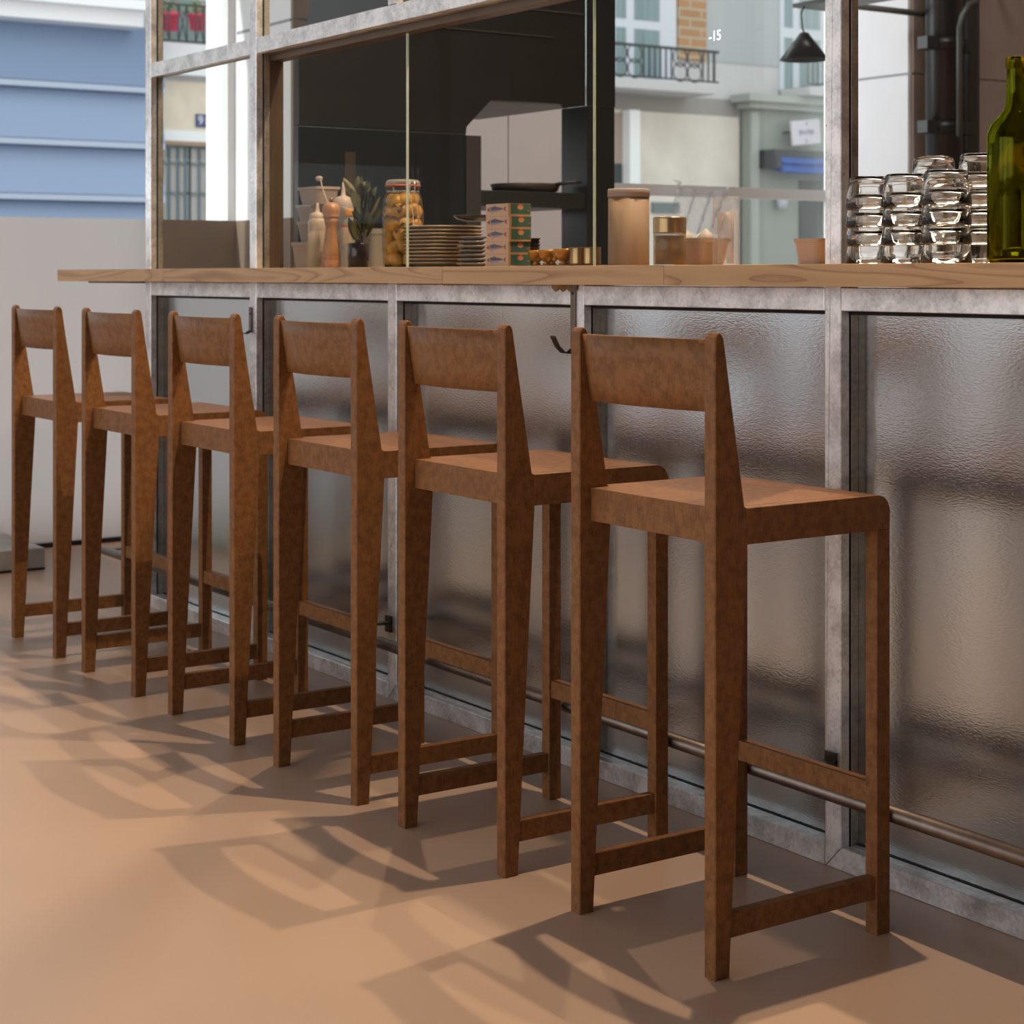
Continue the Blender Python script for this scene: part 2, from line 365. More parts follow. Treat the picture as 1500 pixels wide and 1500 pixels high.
# sliding hatch panes
for (a_, b_, y, lab) in ((4.882,4.108,.060,'left sliding glass pane of the serving hatch, in front of the preserving jar'),
                         (4.115,3.304,.072,'middle sliding glass pane of the serving hatch, in front of plates and sardine boxes'),
                         (3.311,2.492,.060,'right sliding glass pane of the serving hatch, in front of the kraft canister')):
    t = thing('sliding_pane', lab, 'glass pane', (-(a_+b_)/2, y, 1.1205), 0, 'sliding glass panes of the hatch')
    hw = (a_-b_)/2
    bm = bm_new(); add_poly(bm, [(-hw,0,0),(hw-.003,0,0),(hw-.003,0,.613),(-hw,0,.613)]); obj('glass', bm, 'hglass', t)
    bm = bm_new(); add_box(bm, (hw-.003,-.003,0), (hw,.003,.613)); obj('polished_edge', bm, 'edge', t)
# sheet panels
ords = ['first', 'second', 'third', 'fourth', 'fifth', 'sixth']
plab = ['brushed steel panel at the far left end of the bar front, behind the farthest stools', 'brushed steel panel of the bar front, second from the left end',
        'middle steel panel of the bar front, behind the third nearest stool', 'steel panel of the bar front behind the nearest stool, left of the full height post',
        'brushed steel panel at the right edge, right of the full height post']
for k in range(5):
    a, b = -POSTS[k]+W, -POSTS[k+1]
    bm = bm_new(); add_box(bm, (a-.01,.045,.005), (b+.01,.048,ZT-.004), 0)
    tag(obj('steel_panel', bm, 'sheet'), plab[k], 'panel', 'steel panels of the bar front')
# return panel closing the left end of the bar
bm = bm_new(); add_box(bm, (-POSTS[0],.046,.0), (-POSTS[0]+.004,.29,ZT-.004))
tag(obj('end_panel', bm, 'sheet'), 'steel sheet closing the left end of the bar', 'panel')
# worktop
wt = thing('worktop', 'long pale ash worktop running along the top of the steel bar', 'worktop', (0,0,1.079))
jn = [6.27] + [-on_y(u, -.10)[0] for u in (239, 648, 972)] + [.9]
for k in range(len(jn)-1):
    bm = bm_new(); add_box(bm, (-jn[k]+.0006,-.10,0), (-jn[k+1]-.0006,-.04,.041), 0, .001); obj('board', bm, 'ash', wt)
for k, (y0, y1) in enumerate(((-.0395,.14),(.1405,.297))):
    bm = bm_new(); add_box(bm, (-6.27,y0,0), (-.9,y1,.041), 0, .001); obj('board', bm, 'ash', wt)
bm = bm_new(); add_box(bm, (-6.10,-.05,-.006), (-5.72,.28,-.0003)); obj('support_plate', bm, 'dark_steel', wt)
# torn tape scraps under the worktop
M['tape'] = P('brown_tape', (.30,.18,.05,1), .5, 0, .2, 30)
x, _, Z = on_y(825, -.003)
def tape(u0, u1, depth, label):
    x0 = on_y(u0, -.003)[0]; x1 = on_y(u1, -.003)[0]; n = 7; pts = [(x0,1.078),(x1,1.078)]
    for k in range(n+1): pts.append((x1+(x0-x1)*k/n, 1.078-depth*(.45 if k % 2 else 1)*(1 if 0 < k < n else .8)))
    bm = bm_new(); add_prism(bm, pts, 'y', -.0028, -.0022); tag(obj('tape_scrap', bm, 'tape'), label, 'tape')
tape(808, 845, .016, 'torn brown tape scrap with zigzag edge under the worktop above the nearest coat hook')
tape(648, 668, .004, 'thin sliver of brown tape under the worktop beside the board joint')
# coat hooks
def hook(xl, y, z, label, top=.095):
    t = thing('coat_hook', label, 'hook', (-xl, y, z), 0, 'flat steel hooks on the bar posts')
    bm = bm_new(); add_box(bm, (-.009,-.004,-.055), (.009,0,top), 0, .001); obj('back_plate', bm, 'pipe', t)
    bm = bm_new(); prof = []
    pts = [(-.004,-.052),(-.015,-.060),(-.030,-.058),(-.045,-.045),(-.058,-.022)]
    for (a, b) in zip(pts[:-1], pts[1:]): add_prism(bm, [(a[0],a[1]),(b[0],b[1]),(b[0],b[1]+.003),(a[0],a[1]+.003)], 'x', -.010, .010)
    obj('prong', bm, 'dark_steel', t)
    bm = bm_new(); add_lathe(bm, [(0,0),(.004,0),(.003,.002),(0,.003)], mat=Matrix.Translation((0,-.004,top-.02)) @ Matrix.Rotation(PI/2, 4, 'X'), seg=12); obj('screw', bm, 'dark_steel', t)
hook(4.915, 0, .985, 'flat steel coat hook on the bar post behind the third farthest stool', .02)
hook(3.285, 0, .985, 'flat steel coat hook on the bar post just behind the nearest stool back')
# foot rail
fp = thing('foot_rail', 'round steel foot rail running along the bar above the floor', 'foot rail', (0,-.13,.19))
bm = bm_new(); add_tube(bm, [(-5.80,0,0),(-1.3,0,0)], .0145, 20); obj('tube', bm, 'pipe', fp)
for xl in (5.70, 4.10, 2.47, 1.65):
    bm = bm_new(); add_box(bm, (-xl-.014,-.004,.006), (-xl+.014,.1295,.011)); add_box(bm, (-xl-.014,.124,-.016), (-xl+.014,.1295,.026)); obj('bracket', bm, 'dark_steel', fp)

# ================= bar stools
def make_stool():
    root = thing('bar_stool', '', 'bar stool', group='wooden bar stools in a row along the bar')
    X, D = .192, .382
    tw = .027
    for s in (-1, 1):
        bm = bm_new(); xa, xb = s*X, s*(X-tw)
        prof = [(0,0),(.030,0),(.066,.675),(.066,.733),(.058,.7335),(.0185,1.000),(.014,1.0075),(.009,1.010),(.006,1.009),(.0015,1.003),(0,.996)]
        add_prism(bm, prof, 'x', min(xa,xb), max(xa,xb), 0, .0018); obj('rear_leg', bm, 'stool', root)
    for s in (-1, 1):
        bm = bm_new(); xa, xb = s*X, s*(X-tw); add_box(bm, (min(xa,xb),D-.031,0), (max(xa,xb),D,.6755), 0, .0018); obj('front_leg', bm, 'stool', root)
    arc = [(D-.026+.026*math.sin(a), .733-.026+.026*math.cos(a)) for a in [k*PI/12 for k in range(7)]]
    for s in (-1, 1):
        bm = bm_new(); xa, xb = s*X, s*(X-.022)
        add_prism(bm, [(.0655,.675),(.0655,.733)]+arc+[(D,.675)], 'x', min(xa,xb), max(xa,xb), 0, .0012); obj('side_rail', bm, 'stool', root)
    bm = bm_new(); arc2 = [(D-.026+.0258*math.sin(a), .7332-.026+.026*math.cos(a)) for a in [k*PI/12 for k in range(7)]]
    add_prism(bm, [(.0665,.708),(.0665,.7332)]+arc2+[(D-.0002,.675),(D-.022,.675),(D-.022,.708)], 'x', -X+.0215, X-.0215)
    add_prism(bm, [(.024,.712),(.024,.7332),(.067,.7332),(.067,.712)], 'x', -X+tw, X-tw)
    obj('seat', bm, 'stool', root)
    bm = bm_new(); add_box(bm, (-X+tw,.0238,.676), (X-tw,.044,.7325), 0, .001); obj('rear_rail', bm, 'stool', root)
    for s in (-1, 1):
        bm = bm_new(); xa, xb = s*(X-.004), s*(X-.023); add_box(bm, (min(xa,xb),.0305,.060), (max(xa,xb),D-.0305,.098), 0, .001); obj('side_stretcher', bm, 'stool', root)
    bm = bm_new(); add_box(bm, (-X+tw,D-.027,.215), (X-tw,D-.004,.251), 0, .001); obj('foot_stretcher', bm, 'stool', root)
    # bowed back board following the slope of the legs
    bm = bm_new(); n = 20; zs = (.884, .92, .96, .999); rows = []
    def yy(z): return .058-(z-.7335)*.148
    for side in (0, .011):
        g = []
        for z in zs:
            g.append([bm.verts.new((-(X-tw)+2*(X-tw)*k/n, yy(z)-.014+side-.020*(1-((2*k/n)-1)**2), z)) for k in range(n+1)])
        rows.append(g)
    for si, g in enumerate(rows):
        for r in range(len(zs)-1):
            for k in range(n):
                f = bm.faces.new((g[r][k], g[r][k+1], g[r+1][k+1], g[r+1][k])); f.smooth = True
    for r in (0, len(zs)-1):
        for k in range(n): bm.faces.new((rows[0][r][k], rows[0][r][k+1], rows[1][r][k+1], rows[1][r][k]))
    for k in (0, n):
        for r in range(len(zs)-1): bm.faces.new((rows[0][r][k], rows[0][r+1][k], rows[1][r+1][k], rows[1][r][k]))
    obj('backrest', bm, 'stool', root)
    return root
slab = ['brown stained wooden bar stool nearest the camera, first in the row', 'second nearest brown wooden bar stool in the row along the bar',
        'third nearest brown wooden bar stool in the row along the bar', 'fourth nearest brown wooden bar stool, third from the far end of the row',
        'fifth nearest brown wooden bar stool, next to last at the far end of the row', 'brown wooden bar stool at the far left end of the row, last and farthest']
spots = [(2.172,-.537,0),(2.759,-.538,0),(3.307,-.540,0),(3.889,-.542,0),(4.479,-.544,0),(5.061,-.545,0)]
proto = make_stool()
for k, (xl, y, rz) in enumerate(spots):
    loc = (-(xl+.192), y, 0)
    if k == 0: proto.location = loc; proto['label'] = slab[0]
    else: dup(proto, loc, rz, slab[k])

# ================= glass tumblers and bottle on the worktop
WZ = 1.1203
def clear(name, col=(1,1,1,1), rough=0.0, ior=1.45):
    t = NT(name); g = t.n('ShaderNodeBsdfGlass', i_Roughness=rough, i_IOR=ior); g.inputs[0].default_value = col
    t.l(g.outputs[0], t.out.inputs[0]); return t.m
M['tumbler'] = clear('clear_glass', (.99,.98,.96,1))
bm = bm_new(); h = .060; ro, rt = .044, .0365
add_lathe(bm, [(0,h),(rt-.006,h),(rt-.002,h-.0015),(rt,h-.006),(rt+.0035,.028),(rt+.0042,.026),(ro,.002),(ro-.001,0),(ro-.0025,.0008),(rt+.0013,.026),(rt-.003,h-.008),(rt-.007,h-.0052),(0,h-.0045)], seg=40)
tum = obj('tumbler', bm, 'tumbler')
stacks = [('A', 2.394, .020, 4, 'leftmost stack beside the steel post'), ('B', 2.292, .008, 4, 'second stack from the left'), ('C', 2.168, -.025, 4, 'front stack beside the wine bottle'),
          ('D', 2.312, .102, 5, 'rear stack with the tilted top glass'), ('E', 2.190, .088, 5, 'rear stack half hidden by the wine bottle')]
pos_w = {4: ['bottom', 'second lowest', 'second highest', 'top'], 5: ['bottom', 'second lowest', 'middle', 'second highest', 'top']}
first = True
for nm, xl, y, n, desc in stacks:
    for k in range(n):
        o = tum if first else tum.copy()
        if not first: C.objects.link(o)
        first = False
        o.location = (-xl+random.uniform(-.0006,.0006), y+random.uniform(-.0006,.0006), WZ+k*.0332)
        if nm == 'D' and k == n-1: o.rotation_euler = (0,-.0,0); o.rotation_euler = (math.radians(-3), math.radians(-5), 0)
        tag(o, 'clear upturned glass tumbler, %s of the %s' % (pos_w[n][k], desc), 'glass', 'stacked upturned tumblers on the worktop')
# bottle
bt = thing('wine_bottle', 'large green glass wine bottle standing at the right end of the worktop', 'bottle', (-2.02,-.02,WZ))
R = .047
outer = [(0,.006),(.020,.004),(.036,.0),(.043,.001),(R,.007),(R,.20),(.0462,.212),(.0405,.228),(.0290,.241),(.0205,.250),(.0172,.262),(.0158,.285),(.0152,.318),(.0152,.3195),(.0172,.320),(.0172,.336),(.0160,.3385)]
inner = [(.0115,.3385),(.0115,.285),(.0135,.262),(.0170,.249),(.0265,.238),(.0375,.226),(.0432,.212),(.0442,.20),(.0442,.012),(.038,.008),(.020,.022),(0,.030)]
bm = bm_new(); add_lathe(bm, outer+inner, seg=48); obj('glass_body', bm, clear('olive_green_glass', (.55,.57,.07,1)), bt)
bm = bm_new(); add_lathe(bm, [(0,.031),(.020,.023),(.037,.0092),(.0438,.0135),(.0438,.196),(0,.196)], seg=40); obj('wine', bm, P('dark_olive_wine', (.62,.60,.14,1), .0, trans=1.0, ior=1.34), bt)

# ================= things behind the hatch glass
def lathe_thing(name, label, cat, u, y, parts, z=WZ, group=None, rotz=0, xl=None):
    x = on_y(u, y)[0] if xl is None else -xl
    t = thing(name, label, cat, (x, y, z), rotz, group)
    for (pn, prof, m) in parts:
        bm = bm_new(); add_lathe(bm, prof, seg=32); obj(pn, bm, m, t)
    return t
M['tub'] = translucent('milky_plastic', (.52,.42,.35,1), .3, .4)
M['tub2'] = see_through('clear_ribbed_plastic', (.45,.40,.36,1), .35)
def tub(name, label, u, y, wx, wy, h, z, m, fill=None, group=None, cap=None):
    t = thing(name, label, 'container', (on_y(u, y)[0], y, z), 0, group)
    def rr(hw, hd, zz, r=.015):
        pts = []
        for cx, cy, a0 in ((hw-r,hd-r,0),(-hw+r,hd-r,90),(-hw+r,-hd+r,180),(hw-r,-hd+r,270)):
            for k in range(5): a = math.radians(a0+k*22.5); pts.append((cx+r*math.cos(a), cy+r*math.sin(a), zz))
        return pts
    bm = bm_new()
    rings = [rr(wx/2*.78,wy/2*.78,0), rr(wx/2*.94,wy/2*.94,h*.84), rr(wx/2,wy/2,h*.86), rr(wx/2,wy/2,h), rr(wx/2*.96,wy/2*.96,h), rr(wx/2*.76,wy/2*.76,.003)]
    R_ = [[bm.verts.new(p) for p in r] for r in rings]
    for A, B in zip(R_[:-1], R_[1:]):
        n = len(A)
        for k in range(n): bm.faces.new((A[k], A[(k+1)%n], B[(k+1)%n], B[k]))
    bm.faces.new(R_[0][::-1]); bm.faces.new(R_[-1]); obj('tub', bm, m, t)
    bm = bm_new(); R2 = [bm.verts.new(p) for p in rr(wx/2*.955, wy/2*.955, h*.97)]; bm.faces.new(R2)
    R3 = [bm.verts.new(p) for p in rr(wx/2*.955, wy/2*.955, h*.93)]; bm.faces.new(R3[::-1])
    for k in range(len(R2)): bm.faces.new((R2[k], R2[(k+1)%len(R2)], R3[(k+1)%len(R2)], R3[k]))
    if cap: obj('lid', bm, cap, t)
    else: bm.free()
    if fill:
        bm = bm_new(); fr_ = [rr(wx/2*.74,wy/2*.74,.005), rr(wx/2*.84,wy/2*.84,h*fill[0])]
        A, B = [[bm.verts.new(p) for p in r] for r in fr_]
        for k in range(len(A)): bm.faces.new((A[k], A[(k+1)%len(A)], B[(k+1)%len(A)], B[k]))
        bm.faces.new(A[::-1]); bm.faces.new(B); obj('contents', bm, fill[1], t)
    return t
cream = P('cream_sauce', (.50,.40,.24,1), .6, 0, .15, 30)
grain = P('ochre_grain', (.44,.31,.15,1), .8, 0, .3, 90)
g1 = 'stacked plastic tubs left of the pepper mill'
y0 = .22
tub('food_tub', 'milky square plastic tub at the bottom of the tub stack', 454, y0, .115, .08, .080, WZ, 'tub', None, g1, M['tub'])
tub('food_tub', 'clear ribbed plastic tub second from the bottom of the tub stack', 462, y0, .115, .08, .062, WZ+.0805, 'tub2', None, g1, M['tub'])
tub('food_tub', 'plastic tub filled with ochre grain, second from the top of the tub stack', 461, y0, .120, .08, .050, WZ+.143, 'tub2', (.85, grain), g1, M['tub'])
tub('food_tub', 'wide milky plastic tub on top of the tub stack', 467, y0, .135, .085, .052, WZ+.1935, 'tub', None, g1, M['tub'])
# squeeze bottles
def squeeze(name, label, u, y, r, hb, cap_h, noz, body_m, fills, noz_dx=0):
    t = thing(name, label, 'bottle', (on_y(u, y)[0], y, WZ), 0, 'plastic squeeze bottles')
    bm = bm_new(); add_lathe(bm, [(0,0),(r*.95,0),(r,.004),(r,hb-.02),(r*.98,hb-.008),(r*.82,hb),(r*.7,hb+.002)], seg=32); obj('bottle_body', bm, body_m, t)
    bm = bm_new(); add_lathe(bm, [(r*.84,hb),(r*.86,hb+cap_h*.75),(r*.55,hb+cap_h),(.007,hb+cap_h+.004),(.0055,hb+cap_h+noz*.5),(.003,hb+cap_h+noz),(0,hb+cap_h+noz)], seg=28); obj('nozzle_cap', bm, M['tub'], t)
    z = .003
    for (f, m) in fills:
        bm = bm_new(); z2 = hb*f; add_lathe(bm, [(0,z),(r*.955,z),(r*.955,z2),(0,z2)], seg=28); obj('sauce', bm, m, t); z = z2+.0005
    return t
green = P('green_oil', (.10,.095,.03,1), .4); cr2 = P('pale_cream', (.50,.40,.27,1), .5)
squeeze('squeeze_bottle', 'short squeeze bottle of cream sauce over green oil beside the pepper mill', 465, .14, .028, .146, .016, .030, see_through('milky_soft_plastic', (.62,.52,.40,1), .45), [(.22, green), (.75, cr2)])
squeeze('squeeze_bottle', 'tall clear squeeze bottle with milky nozzle cap behind the pepper mill', 503, .24, .034, .185, .028, .045, see_through('clear_soft_plastic', (.45,.45,.42,1), .25), [])
# pepper mill
M['mill'] = P('turned_beech', (.36,.18,.09,1), .4, 0, .12, 25, aniso=(1,1,.2))
pm = lathe_thing('pepper_mill', 'turned light wood pepper mill with waisted body behind the hatch glass', 'pepper mill', 485, .13, [
    ('body', [(0,0),(.0265,0),(.0270,.004),(.0270,.022),(.0255,.024),(.0268,.027),(.0268,.031),(.0255,.034),(.0265,.037),(.0262,.042),(.0205,.078),(.0165,.108),(.0160,.120),(.0185,.132),(.0215,.144),(0,.144)], 'mill'),
    ('head', [(0,.1445),(.0225,.1445),(.0250,.150),(.0228,.152),(.0255,.160),(.0262,.170),(.0230,.181),(.0150,.188),(.006,.190),(0,.190)], 'mill'),
    ('knob', [(0,.190),(.005,.190),(.0045,.198),(.0035,.203),(0,.204)], 'pipe')])
# long pale spoon leaning out of the tub stack
x, _, Z = on_y(482, .165)
sp = thing('long_spoon', 'thin pale long handled spoon with small round bowl leaning above the pepper mill', 'spoon', (x, .165, WZ))
bm = bm_new(); add_tube(bm, [(.012,0,0),(.008,0,.10),(0,0,.185),(-.018,0,.205),(-.040,0,.235),(-.052,0,.262)], .0018, 8); obj('handle', bm, M['tub'], sp)
bm = bm_new(); add_lathe(bm, [(0,-.008),(.008,-.006),(.011,0),(.008,.006),(0,.008)], seg=16, mat=Matrix.Translation((-.062,0,.266)) @ Matrix.Scale(1.2, 4, (1,0,0))); obj('bowl', bm, M['tub'], sp)
# little sauce bottle
sb = lathe_thing('sauce_bottle', 'small clear sauce bottle with orange cap and printed cream label', 'bottle', 511, .17, [
    ('glass', [(0,0),(.021,0),(.0225,.003),(.0225,.118),(.019,.130),(.012,.142),(.0105,.150),(0,.150)], see_through('thin_clear_glass', (.35,.36,.33,1), .3, .1)),
    ('cap', [(0,.150),(.014,.150),(.0145,.152),(.0145,.168),(.013,.171),(0,.171)], P('orange_cap', (.48,.21,.035,1), .4))])
bm = bm_new(); n = 16; a0, a1 = math.radians(-150), math.radians(-10); rl = .0229
vs = [[bm.verts.new((rl*math.cos(a0+(a1-a0)*k/n), rl*math.sin(a0+(a1-a0)*k/n), z)) for k in range(n+1)] for z in (.070,.118,.124)]
for r in range(2):
    for k in range(n):
        f = bm.faces.new((vs[r][k], vs[r][k+1], vs[r+1][k+1], vs[r+1][k])); f.material_index = 0 if r == 0 else 1
def lab_pt(a, z, rr=.0232): return (rr*math.cos(math.radians(a)), rr*math.sin(math.radians(a)), z)
def lab_q(a, b, z0, z1, mi): add_poly(bm, [lab_pt(a,z0), lab_pt(b,z0), lab_pt(b,z1), lab_pt(a,z1)], mi)
lab_q(-140,-132,.100,.118,2); lab_q(-118,-80,.110,.116,1)
for (p, q) in (((-110,.080),(-92,.080)),((-110,.080),(-101,.094)),((-92,.080),(-101,.094))):
    a = Vector(lab_pt(*p)); b = Vector(lab_pt(*q)); d = Vector((0,0,.0009)); add_poly(bm, [a-d, b-d, b+d, a+d], 2)
for (a, z) in ((-85,.103),(-96,.100),(-104,.104),(-78,.094),(-108,.073),(-96,.072),(-76,.084)): lab_q(a, a+6, z, z+.0022, 2)
obj('label', bm, [P('cream_label', (.46,.36,.26,1), .6), P('red_print', (.45,.10,.06,1), .6), P('black_print', (.02,.02,.02,1), .6)], sb)
# herb bunch in a dark jar
jar = lathe_thing('dark_jar', 'dark glass jar holding a bunch of bay leaves', 'jar', 525, .125, [
    ('glass', [(0,0),(.028,0),(.030,.003),(.030,.066),(.028,.070),(.0265,.070),(.0265,.006),(0,.006)], P('smoky_glass', (.035,.02,.02,1), .12, 0, .2, 20))])
hb = thing('herb_bunch', 'bunch of dark green bay leaves standing in the dark jar', 'herbs', (jar.location.x, .125, WZ+.008))
bm = bm_new()
for k in range(9):
    a = k*.7; add_tube(bm, [(.012*math.cos(a),.012*math.sin(a),0),(.008*math.cos(a),.008*math.sin(a),.08),(.022*math.cos(a)+.02,.016*math.sin(a),.16+.03*(k%3))], .0015, 6)
obj('stem', bm, P('brown_stem', (.10,.07,.03,1), .7), hb)
leafm = [P('leaf_olive', (.095,.090,.035,1), .6, 0, .3, 40), P('leaf_dark', (.035,.042,.018,1), .5, 0, .3, 40), P('leaf_pale', (.22,.20,.09,1), .5, 0, .2, 40)]
rnd = random.Random(3); bm = bm_new()
for k in range(58):
    L = rnd.uniform(.045,.075); Wd = L*rnd.uniform(.34,.46)
    z = .055+.14*rnd.random()**.8; ang = rnd.uniform(0, 2*PI); rad = (.008+.018*rnd.random())
    base = Vector((rad*math.cos(ang)+.020+.10*(z-.05)*.9, rad*math.sin(ang)*.8, z))
    tilt = rnd.uniform(.15,.85); d = Vector((math.cos(ang)*math.sin(tilt)+.25, math.sin(ang)*math.sin(tilt)*.7, math.cos(tilt))).normalized()
    s = d.cross(Vector((rnd.uniform(-1,1), rnd.uniform(-1,1), rnd.uniform(-.4,.4)))).normalized(); nrm = d.cross(s)
    mi = rnd.choice([0,0,1,1,1,2]); prev = None
    for j in range(7):
        q = j/6; w = Wd*.5*math.sin(PI*min(1, q*.93+.05))**.8; c = base+d*L*q+nrm*(.012*q*q)
        row = (bm.verts.new(c-s*w+nrm*.004*w/Wd*2), bm.verts.new(c-nrm*.002), bm.verts.new(c+s*w+nrm*.004*w/Wd*2))
        if prev:
            for i in (0,1):
                f = bm.faces.new((prev[i], prev[i+1], row[i+1], row[i])); f.smooth = True; f.material_index = mi
        prev = row
obj('foliage', bm, leafm, hb)
tub('grey_tub', 'pale grey plastic tub behind the bunch of bay leaves', 549, .26, .07, .06, .115, WZ, P('grey_white_plastic', (.20,.19,.17,1), .5), None, None)
# preserving jar
pj = lathe_thing('preserving_jar', 'large clip top preserving jar packed with yellow lemons', 'jar', 590, .155, [
    ('glass', [(0,0),(.048,0),(.053,.004),(.0545,.012),(.0575,.100),(.0575,.150),(.052,.190),(.0445,.205),(.043,.212),(.047,.214),(.047,.219),(.0455,.221)], see_through('jar_glass', (.22,.16,.07,1), .02, .05)),
    ('rubber_seal', [(.040,.2215),(.0485,.2215),(.0490,.2235),(.0485,.2255),(.040,.2255)], P('orange_rubber', (.42,.085,.03,1), .5)),
    ('lid', [(0,.240),(.036,.240),(.043,.2385),(.047,.233),(.047,.228),(.044,.226),(0,.2258)], see_through('lid_glass', (.45,.42,.38,1), .25, .05))])
lm = P('preserved_lemon', (.44,.215,.015,1), .35, 0, .35, 30); lp = P('lemon_pith', (.50,.27,.05,1), .4, 0, .3, 30); ld = P('clove_leaf_dark', (.05,.03,.012,1), .5)
bm = bm_new(); rl_ = random.Random(11)
add_lathe(bm, [(0,.006),(.030,.006),(.034,.05),(.036,.150),(.030,.186),(0,.192)], seg=24, mi=3)
for ly in range(6):
    for k in range(7):
        a = k*2*PI/7+ly*.5+rl_.uniform(-.2,.2); rr = .0375 if ly < 5 else .030; z = .024+ly*.032+rl_.uniform(-.005,.005)
        mt = Matrix.Translation((rr*math.cos(a), rr*math.sin(a), z)) @ Matrix.Rotation(a, 4, 'Z') @ Matrix.Rotation(rl_.uniform(-.7,.7), 4, 'X') @ Matrix.Diagonal((.85,1.25,.95,1))
        add_lathe(bm, [(0,-.020),(.008,-.0185),(.015,-.013),(.0205,0),(.015,.013),(.008,.0185),(0,.020)], seg=14, mat=mt, mi=rl_.choice([0,0,0,1]))
for k in range(22):
    a = rl_.uniform(-PI,0.3); z = rl_.uniform(.03,.18); q = rl_.uniform(-.15,.15); r = .0562
    p = [(r*math.cos(a+s_), r*math.sin(a+s_), z+dz) for s_, dz in ((-.12,-.004+q*.1),(.0,-.005),(.22,.003+q*.1),(.05,.006))]
    add_poly(bm, p, 2)
obj('lemons', bm, [lm, lp, ld, P('amber_brine', (.20,.085,.012,1), .2, 0, .4, 18)], pj)
bm = bm_new()
add_tube(bm, [(.045*math.cos(a), .045*math.sin(a), .208) for a in [k*PI/12 for k in range(25)]], .0013, 6)
add_tube(bm, [(.047,-.008,.236),(.052,-.008,.222),(.050,-.008,.205),(.058,-.008,.190),(.066,-.008,.165),(.069,-.008,.135),(.069,-.008,.115)], .0013, 6)
add_tube(bm, [(.047,.008,.236),(.052,.008,.222),(.050,.008,.205),(.058,.008,.190),(.066,.008,.165),(.069,.008,.135),(.069,.008,.115),(.069,-.008,.115)], .0013, 6)
add_tube(bm, [(-.047,0,.236),(-.051,0,.222),(-.047,0,.205)], .0016, 6)
obj('wire_clip', bm, P('bright_wire', (.6,.6,.58,1), .25, 1.0), pj)
# plates
M['plate'] = P('glazed_stoneware', (.42,.34,.25,1), .3, 0, .05, 10)
bm = bm_new(); pr = .108
add_lathe(bm, [(0,.0),(.055,0),(.060,.0015),(pr-.006,.010),(pr,.0125),(pr-.001,.0140),(pr-.008,.0128),(.060,.0045),(.052,.003),(0,.003)], seg=56)
pl = obj('plate', bm, 'plate'); x, _, _ = on_y(650, .21)
on = ['bottom','second','third','fourth','fifth','sixth','seventh','eighth','ninth','tenth','top']
for k in range(11):
    o = pl if k == 0 else pl.copy()
    if k: C.objects.link(o)
    o.location = (x+random.uniform(-.002,.002), .21+random.uniform(-.002,.002), WZ+.0003+k*.0097)
    lab = '%s plate' % on[k] if on[k] in ('bottom','top') else '%s plate from the bottom' % on[k]
    tag(o, 'round stoneware plate, %s of the tall plate stack' % lab, 'plate', 'stacked stoneware plates')
# small glass dishes
M['dish'] = P('grey_glass_dish', (.20,.18,.16,1), .15, .3, .3, 40)
bm = bm_new(); add_lathe(bm, [(0,0),(.022,0),(.026,.001),(.041,.008),(.041,.0105),(.038,.0108),(.024,.004),(0,.004)], seg=36)
ds = obj('small_dish', bm, 'dish'); x, _, _ = on_y(694, .130); hz_ = 0
for k in range(7):
    o = ds if k == 0 else ds.copy()
    if k: C.objects.link(o)
    sc_ = (1.05,1.02,1.0,.9,1.0,.95,.9)[k]; o.scale = (sc_, sc_, 1.0)
    o.location = (x-.004, .130, WZ+.0003+k*.0112)
    tag(o, 'small grey glass dish, %s of the short stack beside the plates' % (['bottom','second from bottom','third from bottom','middle','third from top','second from top','top'][k]), 'dish', 'small glass dishes')
bm = bm_new(); add_lathe(bm, [(0,0),(.03,0),(.05,.006),(.062,.014),(.060,.015),(.045,.009),(0,.004)], seg=36)
tag(obj('black_bowl', bm, P('black_ceramic', (.02,.02,.018,1), .2), None, (on_y(697,.205)[0]+.0, .205, WZ+.1075+.0135)), 'shallow black bowl lying on the plate stack', 'bowl')
